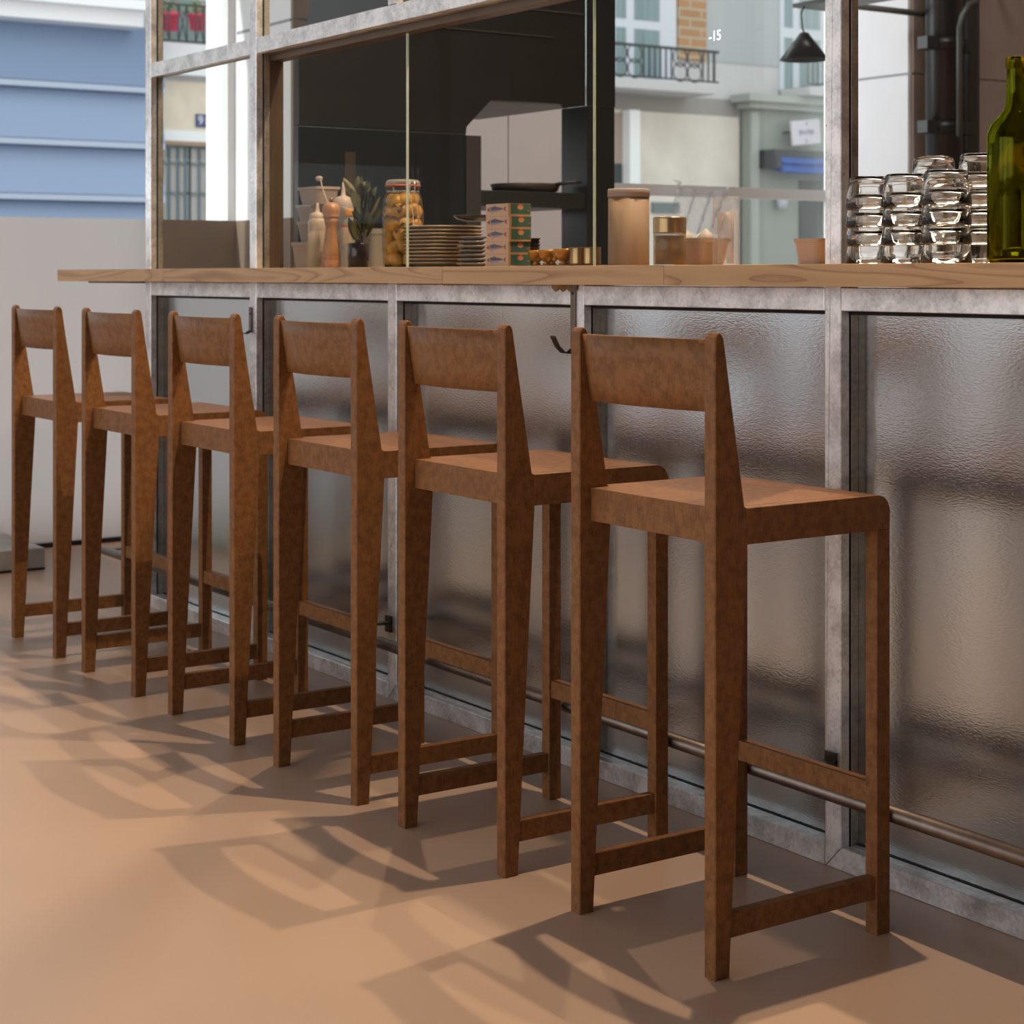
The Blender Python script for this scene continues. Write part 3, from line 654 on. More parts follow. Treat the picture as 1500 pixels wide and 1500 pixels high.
# sardine boxes
sm = [P('pale_card', (.60,.42,.32,1), .6), P('green_card', (.035,.10,.075,1), .55), P('kraft_edge', (.40,.22,.10,1), .6), P('fish_blue', (.10,.11,.19,1), .6), P('fish_red', (.33,.08,.06,1), .6), P('orange_seal', (.55,.22,.09,1), .6), P('fish_belly', (.35,.30,.32,1), .6)]
def sardine_box():
    bm = bm_new(); L, D_, Hh = .107, .062, .0308
    add_box(bm, (-L/2,-D_/2,0), (L/2,D_/2,Hh), 0, .0004)
    y = -D_/2-.0004; x = L/2+.0004
    def q(x0, x1, z0, z1, mi, yy=y): add_poly(bm, [(x0,yy,z0),(x1,yy,z0),(x1,yy,z1),(x0,yy,z1)], mi)
    q(.049,.0535,.0,.0308,2)
    def qs(y0, y1, z0, z1, mi, xx=x): add_poly(bm, [(xx,y0,z0),(xx,y1,z0),(xx,y1,z1),(xx,y0,z1)], mi)
    qs(-.031,.031,0,.0308,2); qs(-.0275,.0305,.0045,.0300,1, x+.0002)
    cy, cz = .001, .0215
    bmv = [(x+.0004, cy+.0085*math.cos(2*PI*k/16), cz+.006*math.sin(2*PI*k/16)) for k in range(16)]; add_poly(bm, bmv, 5)
    qs(cy-.005,cy+.005,.0255,.0300,4, x+.0006); qs(cy-.005,cy-.001,.0205,.0222,4, x+.0006); qs(cy+.001,cy+.005,.0205,.0222,4, x+.0006)
    qs(.021,.030,.0125,.0155,4, x+.0004)
    # fish drawn on the long face
    def fish(pts, mi, yy): add_poly(bm, [(px_, yy, pz) for px_, pz in pts], mi)
    zc = .0165; n = 14; up = []; lo = []
    for k in range(n+1):
        s_ = k/n; xx_ = -.046+.074*s_; w = .0072*math.sin(PI*s_**.72)**.85+.0006
        up.append((xx_, zc+w*.9+.001*s_)); lo.append((xx_, zc-w*.85+.001*s_))
    fish(up+lo[::-1], 6, y-.0002)
    mid = [(a[0], (a[1]*.35+b[1]*.65)) for a, b in zip(up, lo)]
    fish(up[3:]+mid[3:][::-1], 3, y-.0004)
    fish([up[0],up[1],up[2],lo[2],lo[1],lo[0]], 4, y-.0005)
    fish([(.027,zc+.0014),(.040,zc+.0085),(.0365,zc+.001)], 4, y-.0004); fish([(.027,zc+.0006),(.0365,zc+.001),(.041,zc-.0065)], 4, y-.0004)
    fish([(-.020,zc+.0068),(-.012,zc+.0098),(-.004,zc+.0068)], 3, y-.0003)
    fish([(-.028,.0075),(-.024,.0060),(-.021,.0075),(-.024,.0085)], 4, y-.0003)
    return obj('sardine_box', bm, sm)
sbx = sardine_box(); x = on_y(711, .10)[0]+.0535
for k, (dx, rz) in enumerate(((0,0),(-.001,.01),(.0035,-.01),(.003,.015),(.0015,-.015))):
    o = sbx if k == 0 else sbx.copy()
    if k: C.objects.link(o)
    o.location = (x+dx, .131, WZ+.0002+k*.0311); o.rotation_euler = (0,0,rz)
    tag(o, 'sardine box with blue fish and green end, %s of the stack' % ['bottom','second from bottom','middle','second from top','top'][k], 'box', 'sardine boxes')
# tray with amber cups and metal beakers
x0 = on_y(776, .15)[0]; x1 = on_y(872, .15)[0]
bm = bm_new(); add_box(bm, (-(x1-x0)/2,-.05,0), ((x1-x0)/2,.06,.004), 0, .0015)
tag(obj('tray', bm, P('bronze_tray', (.14,.10,.05,1), .3, .6), None, ((x0+x1)/2,.16,WZ)), 'thin bronze tray under the amber cups', 'tray')
M['amber'] = P('amber_glass', (.42,.19,.035,1), .12, .35, .4, 30)
bm = bm_new(); add_lathe(bm, [(0,0),(.010,0),(.011,.003),(.006,.006),(.010,.009),(.018,.018),(.0215,.030),(.0215,.036),(.0203,.036),(.0200,.030),(.0165,.019),(.008,.011),(0,.010)], seg=28)
ac = obj('amber_cup', bm, 'amber')
for k, (u, y, lab) in enumerate(((786,.145,'leftmost, next to the sardine boxes'),(801,.140,'second from the left'),(826,.138,'right one, beside the ribbed metal beaker'),(809,.185,'small one standing behind the others'))):
    o = ac if k == 0 else ac.copy()
    if k: C.objects.link(o)
    if k == 2: o.scale = (1.15,1.15,1.05)
    o.location = (on_y(u, y)[0], y, WZ+.0045)
    tag(o, 'amber glass egg shaped cup on the tray, %s' % lab, 'cup', 'amber glass cups on the tray')
rib = [(0,0),(.022,0)]
for k in range(8): rib += [(.0235,.002+k*.0048),(.0222,.0044+k*.0048)]
rib += [(.0240,.041),(.0225,.041),(.0210,.004),(0,.004)]
M['brass'] = P('brassy_metal', (.30,.20,.10,1), .25, .9, .2, 25)
lathe_thing('metal_beaker', 'ribbed dark brass beaker at the right of the amber cups', 'beaker', 848, .150, [('beaker', rib, 'brass')], WZ+.0045, 'metal beakers')
lathe_thing('metal_beaker', 'second dark brass beaker behind the edge of the sliding glass', 'beaker', 866, .170, [('beaker', rib, 'brass')], WZ+.0045, 'metal beakers')
bm = bm_new(); add_lathe(bm, [(0,0),(.017,0),(.021,.006),(.0225,.0072),(0,.0072)], seg=24)
bc = obj('black_saucer', bm, 'black')
for k in range(4):
    o = bc if k == 0 else bc.copy()
    if k: C.objects.link(o)
    o.location = (on_y(779,.215)[0]+.001*(k%2), .215, WZ+.0425+k*.0075)
    tag(o, 'tiny black saucer behind the sardine boxes, %s of its stack' % ['bottom','second from bottom','second from top','top'][k], 'saucer', 'tiny black saucers')
bm = bm_new(); add_lathe(bm, [(0,0),(.018,0),(.020,.042),(0,.042)], seg=24)
tag(obj('dark_jar', bm, 'black', None, (on_y(779,.215)[0], .215, WZ)), 'low black jar under the small stack of black cups', 'jar')
# kraft canister
M['kraft'] = P('kraft_card', (.26,.17,.105,1), .6, 0, .12, 6, aniso=(6,6,.4))
cn = lathe_thing('kraft_canister', 'tall brown cardboard canister with pale lid behind the right pane', 'canister', 921, .17, [
    ('body', [(0,0),(.0470,0),(.0475,.002),(.0470,.158),(0,.158)], 'kraft'), ('lid', [(0,.158),(.0485,.158),(.0485,.1745),(.047,.1765),(0,.177)], P('pale_lid', (.34,.27,.25,1), .5))])
# glass jar with ribbed lid
rj = [(0,.072),(.0365,.072)]
for k in range(5): rj += [(.0372,.074+k*.006),(.0360,.0765+k*.006)]
rj += [(.0372,.104),(.035,.107),(0,.107)]
lathe_thing('glass_jar', 'short glass jar with ribbed gold lid beside the kraft canister', 'jar', 981, .14, [
    ('glass', [(0,0),(.034,0),(.036,.003),(.036,.070),(.0345,.073)], see_through('amber_clear_glass', (.30,.21,.12,1), .35, .05)),
    ('lid', rj, P('gold_ribbed_lid', (.36,.24,.12,1), .25, .7, .15, 30)),
    ('contents', [(0,.004),(.032,.004),(.032,.066),(0,.066)], P('brown_powder', (.22,.14,.08,1), .8, 0, .3, 50))])
# bowl tub with garlic heads
tb = tub('produce_tub', 'milky plastic tub with garlic heads between the two glass jars', 1024, .25, .13, .09, .062, WZ, 'tub', None)
for k, (dx, dy) in enumerate(((-.048,-.01),(.002,.0),(.045,-.008))):
    bm = bm_new(); add_lathe(bm, [(0,0),(.012,.002),(.021,.012),(.022,.020),(.014,.032),(.005,.040),(0,.044)], seg=20)
    tag(obj('garlic_head', bm, P('garlic_skin%d' % k, (.36,.32,.30,1), .6, 0, .15, 30), None, (tb.location.x+dx*.75, .25+dy, WZ+(.040 if k != 1 else .030))), 'pale garlic head at the %s of the milky plastic tub' % ('left','middle','right')[k], 'garlic', 'garlic heads in the tub')
lathe_thing('glass_cylinder', 'tall clear glass cylinder jar with screw rim right of the milky tub', 'jar', 1063, .13, [
    ('glass', [(0,0),(.026,0),(.0275,.003),(.0275,.118),(.0262,.120),(.0278,.124),(.0265,.128),(.0278,.132),(.0265,.136),(.0275,.140),(.0255,.144),(.024,.144)], see_through('tall_clear_glass', (.60,.50,.45,1), .14, .04)),
    ('contents', [(0,.004),(.017,.004),(.017,.112),(0,.112)], see_through('pale_powder', (.55,.42,.36,1), .35))])
tub('plastic_tub', 'peach coloured plastic tub against the galvanised post', 1194, .13, .075, .06, .052, WZ, P('peach_plastic', (.50,.35,.27,1), .45), None, None, M['tub'])
# glowing digits painted in for a fridge display reflected in the glass
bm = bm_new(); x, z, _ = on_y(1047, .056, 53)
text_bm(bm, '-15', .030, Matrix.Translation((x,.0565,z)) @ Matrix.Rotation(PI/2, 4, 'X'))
tag(obj('display_reflection', bm, P('reflection_glow_white', (.8,.85,1,1), .5, em=(.8,.85,1,1), ems=2.5)), 'small glowing painted-in reflection -15 on the upper hatch glass', 'reflection')

# ================= kitchen behind the bar
KX = 5.2
cab = bpy.data.objects.new('tall_unit', None); C.objects.link(cab)
bm = bm_new(); add_box(bm, (-5.9,.68,0), (-KX-.03,.94,1.57), 0, .004); obj('carcass', bm, 'blackg', cab)
bm = bm_new(); add_box(bm, (-KX-.029,.305,0), (-KX,.94,1.578), 0, .003); obj('door', bm, 'blackg', cab); tag(cab, 'tall black kitchen unit behind the squeeze bottles and plates', 'cabinet')
bm = bm_new(); add_box(bm, (-5.25,.941,0), (-KX+.002,1.0,1.574), 0, .002)
o = obj('upright', bm, P('dark_grey_upright', (.035,.033,.030,1), .5)); tag(o, 'dark grey upright at the right side of the tall black unit', 'post')
bm = bm_new(); add_box(bm, (-KX-.0,.47,1.12), (-KX+.004,.51,1.50)); obj('pull_handle', bm, P('bronze_handle', (.07,.055,.035,1), .4, .5), cab)
hd = thing('extractor_hood', 'large black extractor hood hanging over the kitchen line', 'hood', (-KX,0,0))
bm = bm_new(); add_prism(bm, [(.305,1.579),(.94,1.579),(.94,1.604),(1.04,1.700),(1.442,1.700),(1.442,3.2),(.85,3.2),(.80,2.05),(.66,2.00),(.305,1.875)], 'x', -.03, 0, 0, .002); obj('front_panel', bm, 'black', hd)
bm = bm_new(); add_prism(bm, [(.70,1.58),(.94,1.58),(.94,1.604),(1.04,1.700),(1.442,1.700),(1.442,3.2),(.85,3.2),(.70,2.00)], 'x', -.7, -.031); obj('canopy', bm, 'black', hd)
bm = bm_new(); add_box(bm, (0,1.0,2.02), (.003,1.44,2.026)); add_box(bm, (0,.6,1.93), (.003,1.30,1.934)); obj('seam', bm, P('dark_seam', (.05,.045,.04,1), .4), hd)
bm = bm_new(); add_box(bm, (-5.35,1.443,0), (-KX+.01,1.564,1.6995), 0, .003); add_box(bm, (-KX+.003,1.443,1.70), (-KX+.012,1.564,3.2))
tag(obj('steel_column', bm, 'blackg'), 'shiny black steel column between the hood and the street window', 'column')
bm = bm_new(); add_box(bm, (-5.55,1.0,1.335), (-KX,1.4425,1.39), 0, .002)
tag(obj('kitchen_shelf', bm, P('black_shelf', (.018,.02,.019,1), .4)), 'black shelf between the dark upright and the steel column', 'shelf')
pn = thing('frying_pan', 'round black pan resting on the black shelf', 'pan', (-KX-.12, 1.265, 1.3905))
bm = bm_new(); add_lathe(bm, [(0,0),(.095,0),(.115,.006),(.125,.030),(.122,.031),(.11,.009),(0,.004)], seg=40); obj('pan_body', bm, P('dark_iron', (.055,.045,.038,1), .45, .3), pn)
bm = bm_new(); add_tube(bm, [(.10,.05,.026),(.14,.09,.034),(.16,.13,.036)], .006, 8); obj('handle', bm, 'black', pn)
# pendant lamp on an arm, inside the street window
y, z, Z = on_x(1178, 6.25, 48)
lp_ = thing('pendant_lamp', 'black cone pendant lamp hanging before the street window', 'lamp', (-6.25, y, z))
bm = bm_new(); s_ = Z/F; add_lathe(bm, [(0,0),(6*s_,0),(36*s_,-40*s_),(34.5*s_,-40*s_),(5*s_,-2*s_),(0,-2*s_)], seg=40); obj('shade', bm, 'black', lp_)
bm = bm_new(); add_tube(bm, [(0,0,0),(0,-.01,6*s_),(0,-5*s_,20*s_),(0,-6*s_,28*s_),(0,0,38*s_)], .004, 8); obj('cord', bm, P('grey_cord', (.10,.14,.14,1), .5), lp_)
bm = bm_new(); add_box(bm, (-.05,-8*s_,38*s_), (.9,60*s_,44*s_)); obj('arm', bm, 'black', lp_)
# curtain rail over window 2
bm = bm_new(); a = on_x(1235, 6.55, 4); b = on_x(1357, 6.55, 24)
add_tube(bm, [(-6.55,a[0],(a[1]+b[1])/2),(-6.55,b[0],(a[1]+b[1])/2)], .016, 10)
tag(obj('wall_rail', bm, P('grey_rail', (.14,.14,.13,1), .5)), 'thin grey horizontal rail crossing the white window reveal', 'rail')
# black ducts with clamps
y, z, Z = on_x(1383, 6.42); r = 27*Z/F
dc = thing('duct_pipe', 'wide black vertical duct clamped to the taupe wall', 'duct', (-6.42, y, 0))
bm = bm_new(); add_tube(bm, [(0,0,0),(0,0,5.85)], r, 40); obj('tube', bm, P('dark_duct', (.022,.020,.019,1), .34, .3, .1, 6), dc)
for v in (66, 188):
    zc = H+(HZ-v)*Z/F; bm = bm_new(); add_lathe(bm, [(r+.001,-.032),(r+.006,-.032),(r+.006,.032),(r+.001,.032)], (0,0,zc), 40)
    for s in (-1, 1): add_box(bm, (-.02,s*(r+.004),zc-.032), (.05,s*(r+.08),zc+.032), 0, .002)
    obj('clamp', bm, 'black', dc)
y2, _, _ = on_x(1424, 6.50)
bm = bm_new(); add_tube(bm, [(-6.51,y2,0),(-6.51,y2,5.85)], .045, 24); tag(obj('duct_pipe', bm, P('brown_duct', (.03,.026,.022,1), .45)), 'slim dark vertical duct right of the wide black duct', 'duct')
bm = bm_new(); zt = lambda v: H+(HZ-v)*9.2/F
yc = on_x(1405, 6.20)[0]; pts = [(-6.20,yc,zt(205)),(-6.20,yc,zt(50)),(-6.20,yc+.02,zt(32)),(-6.20,yc+.07,zt(14)),(-6.20,yc+.16,zt(2)),(-6.20,yc+.5,zt(-25)),(-6.40,yc+.7,zt(-40)),(-6.64,yc+.75,zt(-45))]
add_tube(bm, pts, .013, 12); tag(obj('conduit', bm, P('grey_conduit', (.085,.09,.085,1), .4, .3)), 'thin grey conduit bending away in front of the wide black duct', 'conduit')
# crumpled plastic bag hanging on the window transom
bm = bm_new(); ya, _, Zb = on_x(984, 7.10); yb_, _, _ = on_x(1072, 7.10); n, m_ = 18, 14; rb = random.Random(5); G = []
for i in range(n+1):
    row = []
    for j in range(m_+1):
        a = i/n; b = j/m_; yy_ = ya+(yb_-ya)*(a*(1-.15*b)+.14*b*(1-a)); zz = H+(HZ-(262+14*math.sin(a*PI)+(8*a)))*Zb/F - b*.235*(1-.15*abs(a-.5))
        row.append(bm.verts.new((-7.10+.035*math.sin(i*1.3+j*.5)+rb.uniform(-.006,.006), yy_+rb.uniform(-.003,.003), zz)))
    G.append(row)
for i in range(n):
    for j in range(m_): bm.faces.new((G[i][j], G[i+1][j], G[i+1][j+1], G[i][j+1])).smooth = True
tag(obj('plastic_bag', bm, see_through('thin_clear_bag', (.60,.57,.60,1), .35, .3)), 'crumpled clear plastic bag hanging at the street window above the garlic tub', 'bag')

# ================= street and the building across it
FX = 27.0
def fq(u0, v0, u1, v1): # facade rectangle (y0, z0, y1, z1), heights taken at the middle
    ya = on_x(u0, FX)[0]; yb = on_x(u1, FX)[0]; Zm = (on_x(u0, FX)[2]+on_x(u1, FX)[2])/2
    return ya, H+(HZ-v1)*Zm/F, yb, H+(HZ-v0)*Zm/F
def fbox(bm, ya, za, yb, zb, d0=0.0, d1=.05, mi=0): add_box(bm, (-FX+d0, ya, za), (-FX+d1, yb, zb), mi)
E = lambda n, c, r=.8, **k: P(n, c, r, **k)
stone = E('pale_stone_render', (.62,.60,.60,1), noise=.04, nscale=1); grey = E('cool_grey_render', (.47,.49,.50,1), noise=.02, nscale=1)
whs = E('white_cornice', (.95,.94,.94,1)); beige = E('beige_stone', (.84,.70,.55,1), noise=.08, nscale=3)
bm = bm_new(); add_box(bm, (-FX-6,-30,-.2), (-XO,60,-.02)); o = obj('street_ground', bm, E('street_asphalt', (.30,.29,.29,1), noise=.1, nscale=4)); o['kind'] = 'structure'
bd = thing('street_building', 'pale apartment building across the street with shopfronts below', 'building', (0,0,0))
bm = bm_new(); add_box(bm, (-FX-5,-20,0), (-FX,45,16)); obj('wall', bm, stone, bd)
# blue shopfront, far left
ya = on_x(-260, FX)[0]; yb = on_x(219, FX)[0]
Zl = on_x(110, FX)[2]; zz = lambda v: H+(HZ-v)*Zl/F
bs = [E('blue_slats', (.22,.30,.44,1), .5), E('pale_blue_lip', (.48,.54,.66,1), .5), E('slate_blue', (.13,.19,.29,1), .5), E('blue_lower', (.29,.37,.52,1), .5)]
bm = bm_new(); fbox(bm, ya, 0, yb, zz(40), 0, .35, 2)
for (va, vb) in ((40,127),(137,209),(219,287),(297,370)):
    A = [(-FX+.36, zz(va)), (-FX+.36, zz(vb)), (-FX+.62, zz(vb)), (-FX+.42, zz(va))]
    add_prism(bm, A, 'y', ya, yb, 0 if va < 100 else 3)
for va in (128, 210, 288): fbox(bm, ya, zz(va+8), yb, zz(va), .36, .62, 1)
shop1 = obj('blue_shopfront', bm, bs, bd)
bm = bm_new(); ye = on_x(218, FX-1.1)[0]; fbox(bm, ya-1, zz(44), ye, zz(22), 0, .9); fbox(bm, ya-1, zz(22), ye, zz(8), 0, 1.1); obj('cornice', bm, whs, bd)
bm = bm_new(); y_ = ya
while y_ < on_x(215, FX-.95)[0]-.3: fbox(bm, y_, zz(8), y_+.28, zz(-2), .5, .95); y_ += .5
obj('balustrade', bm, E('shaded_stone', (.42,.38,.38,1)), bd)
# stretch seen through the first glazed bay: ledge, stone, plaque, door
bm = bm_new()
a, b_, c, d = fq(222, 120, 312, 210); fbox(bm, a, b_, c, d, 0, .06); obj('stone_front', bm, beige, bd)
a, b_, c, d = fq(222, 66, 312, 112); bm = bm_new(); fbox(bm, a, b_, c, d, 0, .25); a, b_, c, d = fq(222, 192, 312, 208); fbox(bm, a, b_, c, d, 0, .10); obj('ledge', bm, whs, bd)
a, b_, c, d = fq(222, 208, 312, 214); bm = bm_new(); fbox(bm, a, b_, c, d, 0, .15); obj('lintel', bm, E('brown_lintel', (.40,.25,.16,1)), bd)
a, b_, c, d = fq(222, 214, 316, 420); dr = box('door_leaf', (-FX, a, 0), (-FX+.05, c, d), E('pale_door_glass', (.50,.45,.42,1)), bd)
bm = bm_new(); gm = E('grey_green_ironwork', (.13,.17,.18,1), .5)
for u in (232,244,257,268,273,288,300):
    p = fq(u, 216, u+(8 if u == 268 else 3), 400); fbox(bm, p[0], 0, p[2], p[3], .05, .10)
for v in (214, 238, 282): p = fq(226, v, 310, v+3); fbox(bm, p[0], p[1], p[2], p[3], .05, .10)
obj('door_grille', bm, gm, bd)
bm = bm_new(); p = fq(284, 168, 305, 187); fbox(bm, p[0], p[1], p[2], p[3], .06, .09, 0)
text_bm(bm, '91', (p[3]-p[1])*.95, Matrix.Translation((-FX+.095, (p[0]+p[2])/2, (p[1]+p[3])/2)) @ Matrix.Rotation(PI/2, 4, 'Z') @ Matrix.Rotation(PI/2, 4, 'X'), 1)
tag(obj('number_plaque', bm, [E('navy_enamel', (.05,.06,.18,1), .4), E('white_enamel', (.85,.85,.9,1), .4)]), 'small navy street number plaque with white digits on the beige stone', 'plaque')
# balcony grille with flower pots
def pot(u0, u1, v0, v1, lab):
    ya = on_x(u0, FX-.62)[0]; yb = on_x(u1, FX-.62)[0]; Zm = on_x(u0, FX-.62)[2]; zt_, zb_ = H+(HZ-v0)*Zm/F, H+(HZ-v1)*Zm/F; r = (yb-ya)/2
    t = thing('flower_pot', lab, 'plant pot', (-FX+.62, (ya+yb)/2, zb_), 0, 'red pots on the balcony across the street')
    hh = zt_-zb_; bm = bm_new(); add_lathe(bm, [(0,0),(r*.72,0),(r*.92,hh*.82),(r,hh*.82),(r,hh),(r*.9,hh),(r*.85,hh*.8),(0,hh*.8)], seg=24); obj('pot', bm, P('red_plastic', (.85,.05,.12,1), .5), t)
    bm = bm_new(); rq = random.Random(int(u0))
    for k in range(150):
        p = Vector((rq.gauss(0,r*.5), rq.gauss(0,r*.75), hh+abs(rq.gauss(0,hh*.5)))); s = .035
        q = [p+Vector((rq.uniform(-s,s), rq.uniform(-s,s), rq.uniform(-s,s))) for _ in range(4)]; f = bm.faces.new([bm.verts.new(v) for v in q]); f.material_index = rq.choice([0,0,1,1,2])
    obj('foliage', bm, [E('leaf_light', (.30,.42,.14,1)), E('leaf_mid', (.15,.25,.10,1)), E('blossom', (.75,.35,.28,1))], t)
pot(235, 263, 18, 44, 'red flower pot with green plants, left one on the balcony across the street')
pot(276, 302, 20, 44, 'red flower pot with green plants, right one on the balcony across the street')
bm = bm_new(); p = fq(226, 0, 306, 62); fbox(bm, p[0], p[1], p[2], p[3], 0, .12); obj('window_opening', bm, E('dull_green_shade', (.22,.28,.27,1)), bd)
bm = bm_new(); q0 = on_x(224, FX-.85, 10); q1 = on_x(312, FX-.85, 66); Zq = on_x(265, FX-.85)[2]; p = (q0[0], H+(HZ-66)*Zq/F, q1[0], H+(HZ-10)*Zq/F); zt_, zb_ = p[3], p[1]; X_ = -FX+.85+.30
add_box(bm, (X_-.02,p[0],zt_-.03), (X_+.02,p[2],zt_)); add_box(bm, (X_-.02,p[0],zb_), (X_+.02,p[2],zb_+.03))
n = 7
for k in range(n+1):
    y_ = p[0]+(p[2]-p[0])*k/n; add_tube(bm, [(X_,y_,zb_),(X_,y_,zt_)], .012, 6)
    if k < n and k % 2 == 0: add_tube(bm, [(X_,y_,zb_),(X_,y_+(p[2]-p[0])/n,zt_)], .010, 6); add_tube(bm, [(X_,y_,zt_),(X_,y_+(p[2]-p[0])/n,zb_)], .010, 6)
iron = E('black_ironwork', (.035,.04,.045,1), .5)
tag(obj('balcony_railing', bm, iron), 'dark iron balcony railing around the red flower pots across the street', 'railing')
# ---- stretch seen through the hatch
p = fq(860, -60, 1420, 100); bm = bm_new(); fbox(bm, p[0], p[1], p[2], p[3]+3, 0, .02); obj('grey_render', bm, grey, bd)
def fwin(u0, u1, v0, v1, mull):
    ya = on_x(u0, FX)[0]; yb = on_x(u1, FX)[0]; Zm = on_x((u0+u1)/2, FX)[2]; zt_, zb_ = H+(HZ-v0)*Zm/F, H+(HZ-v1)*Zm/F
    bm = bm_new(); add_box(bm, (-FX,ya,zb_), (-FX+.06,yb,zt_)); w = obj('window', bm, E('window_white', (.68,.70,.76,1), .5), bd)
    cw = E('curtain_teal', (.24,.32,.33,1), noise=.25, nscale=4, aniso=(1,6,.1)); bm = bm_new()
    for (a, b) in mull:
        y0_, y1_ = on_x(a, FX)[0], on_x(b, FX)[0]
        add_box(bm, (-FX+.062,y0_,zb_+(zt_-zb_)*.04), (-FX+.07,y1_,zb_+(zt_-zb_)*.36)); add_box(bm, (-FX+.062,y0_,zb_+(zt_-zb_)*.42), (-FX+.07,y1_,zt_-.05))
    obj('pane', bm, cw, w)
fwin(862, 988, -100, 122, ((866,886),(899,914),(926,963)))
fwin(1140, 1250, -100, 150, ((1146,1158),(1168,1198),(1208,1240)))
p = fq(990, -80, 1031, 88); bm = bm_new(); fbox(bm, p[0], p[1], p[2], p[3], 0, .08); obj('brick_strip', bm, brick('orange_brick', (.50,.26,.13,1), (.42,.24,.12,1), (.50,.42,.30,1), .55), bd)
def balcony(u0, u1, vt, vb, vs, lab, side):
    ya = on_x(u0, FX)[0]; yb = on_x(u1, FX)[0]; Zm = on_x((u0+u1)/2, FX)[2]; zf = lambda v: H+(HZ-v)*Zm/F
    bm = bm_new(); add_box(bm, (-FX,ya,zf(vs)), (-FX+.9,yb,zf(vb+1)), 0, .02); obj('balcony_slab', bm, E('balcony_stone', (.60,.58,.58,1)), bd)
    t = thing('balcony_railing', lab, 'railing', (-FX+.85, ya, zf(vb)), 0, 'scrolled iron balcony railings'); Ht = zf(vt)-zf(vb); L = yb-ya; bm = bm_new()
    add_box(bm, (-.02,0,Ht-.05), (.02,L+.1,Ht)); add_box(bm, (-.015,0,.02), (.015,L+.1,.05)); obj('rail', bm, iron, t)
    bm = bm_new(); k = 0; y_ = 0
    while y_ < L: add_tube(bm, [(0,y_,.03),(0,y_,Ht-.03)], .018, 6); y_ += .13 if k % 6 != 4 else .75; k += 1
    add_tube(bm, [(0,L,.03),(0,L,Ht)], .02, 6); obj('bars', bm, iron, t)
    bm = bm_new(); k = 0; y_ = 0
    while y_ < L:
        if k % 6 == 4:
            c_ = y_+.375
            for s in (-1, 1):
                for zc in (.28, .72): add_tube(bm, [(0, c_+s*.17+.16*math.cos(a), Ht*zc+.17*math.sin(a)) for a in [q*PI/8 for q in range(17)]], .014, 6, cap=False)
            y_ += .75
        else: y_ += .13
        k += 1
    obj('scrolls', bm, iron, t)
balcony(820, 1004, 73, 122, 138, 'dark scrolled iron railing on the left balcony seen through the hatch', 1)
balcony(1140, 1340, 93, 138, 152, 'dark scrolled iron railing on the right balcony below the pendant lamp', 1)
# under the left balcony
p = fq(870, 140, 1078, 166); bm = bm_new(); fbox(bm, p[0], p[1], p[2], p[3], 0, .03); obj('shaded_band', bm, E('shade_dark_render', (.36,.33,.31,1)), bd)  # dark colour paints the shade below the balcony slab
p = fq(870, 166, 1079, 420); bm = bm_new(); fbox(bm, p[0], 0, p[2], p[3], 0, .08); obj('stone_front', bm, E('cream_stone', (.78,.70,.62,1), noise=.10, nscale=1.4), bd)
p = fq(870, 166, 929, 240); bm = bm_new(); fbox(bm, p[0], p[1], p[2], p[3], .08, .12); obj('brown_panel', bm, E('pink_brown_panel', (.42,.32,.28,1)), bd)
p = fq(870, 240, 929, 275); bm = bm_new(); fbox(bm, p[0], p[1], p[2], p[3], .08, .12); obj('dark_opening', bm, E('dark_opening', (.06,.07,.07,1)), bd)
p = fq(906, 163, 921, 420); bm = bm_new(); fbox(bm, p[0], 0, p[2], p[3], .12, .35); obj('pilaster', bm, whs, bd)
p = fq(950, 297, 989, 312); bm = bm_new(); fbox(bm, p[0], p[1], p[2], p[3], .08, .14); obj('dark_opening', bm, E('teal_grey', (.20,.23,.23,1)), bd)
# green grey shopfront
sf = thing('green_shopfront', 'grey green shopfront with blue awning across the street', 'shopfront', (0,0,0)); gg = E('sage_paint', (.36,.38,.34,1), noise=.03, nscale=2)
p = fq(1082, 160, 1420, 420); bm = bm_new(); fbox(bm, p[0], 0, p[2], p[3], .09, .30); obj('panelling', bm, gg, sf)
p = fq(1080, 154, 1420, 164); bm = bm_new(); fbox(bm, p[0]-.25, p[1], p[2], p[3], .09, .65); fbox(bm, p[0]-.1, p[1]-.12, p[2], p[1], .09, .5); obj('cornice', bm, E('sage_cornice', (.44,.46,.42,1)), sf)
p = fq(1083, 166, 1094, 420); bm = bm_new(); fbox(bm, p[0], 0, p[2], p[3], .30, .36); obj('pilaster', bm, E('light_sage', (.46,.48,.44,1)), sf)
p = fq(1155, 268, 1290, 420); bm = bm_new(); fbox(bm, p[0], 0, p[2], p[3], .30, .34); dd = obj('shop_window', bm, E('dark_shop_glass', (.055,.06,.06,1), .3), sf)
p = fq(1186, 292, 1290, 345); bm = bm_new(); fbox(bm, p[0], p[1], p[2], p[3], .34, .37); obj('pane', bm, E('sage_glass', (.16,.18,.165,1), .4), dd)
aw = thing('shop_awning', 'bright blue folded awning over the green shopfront', 'awning', (0,0,0))
p = fq(1097, 230, 1420, 240); bm = bm_new(); fbox(bm, p[0], p[1], p[2], p[3], .30, .75); q = fq(1097, 232, 1104, 248); fbox(bm, q[0], q[1], q[2], q[3], .30, .8); obj('cassette', bm, E('dark_cassette', (.03,.035,.04,1), .5), aw)
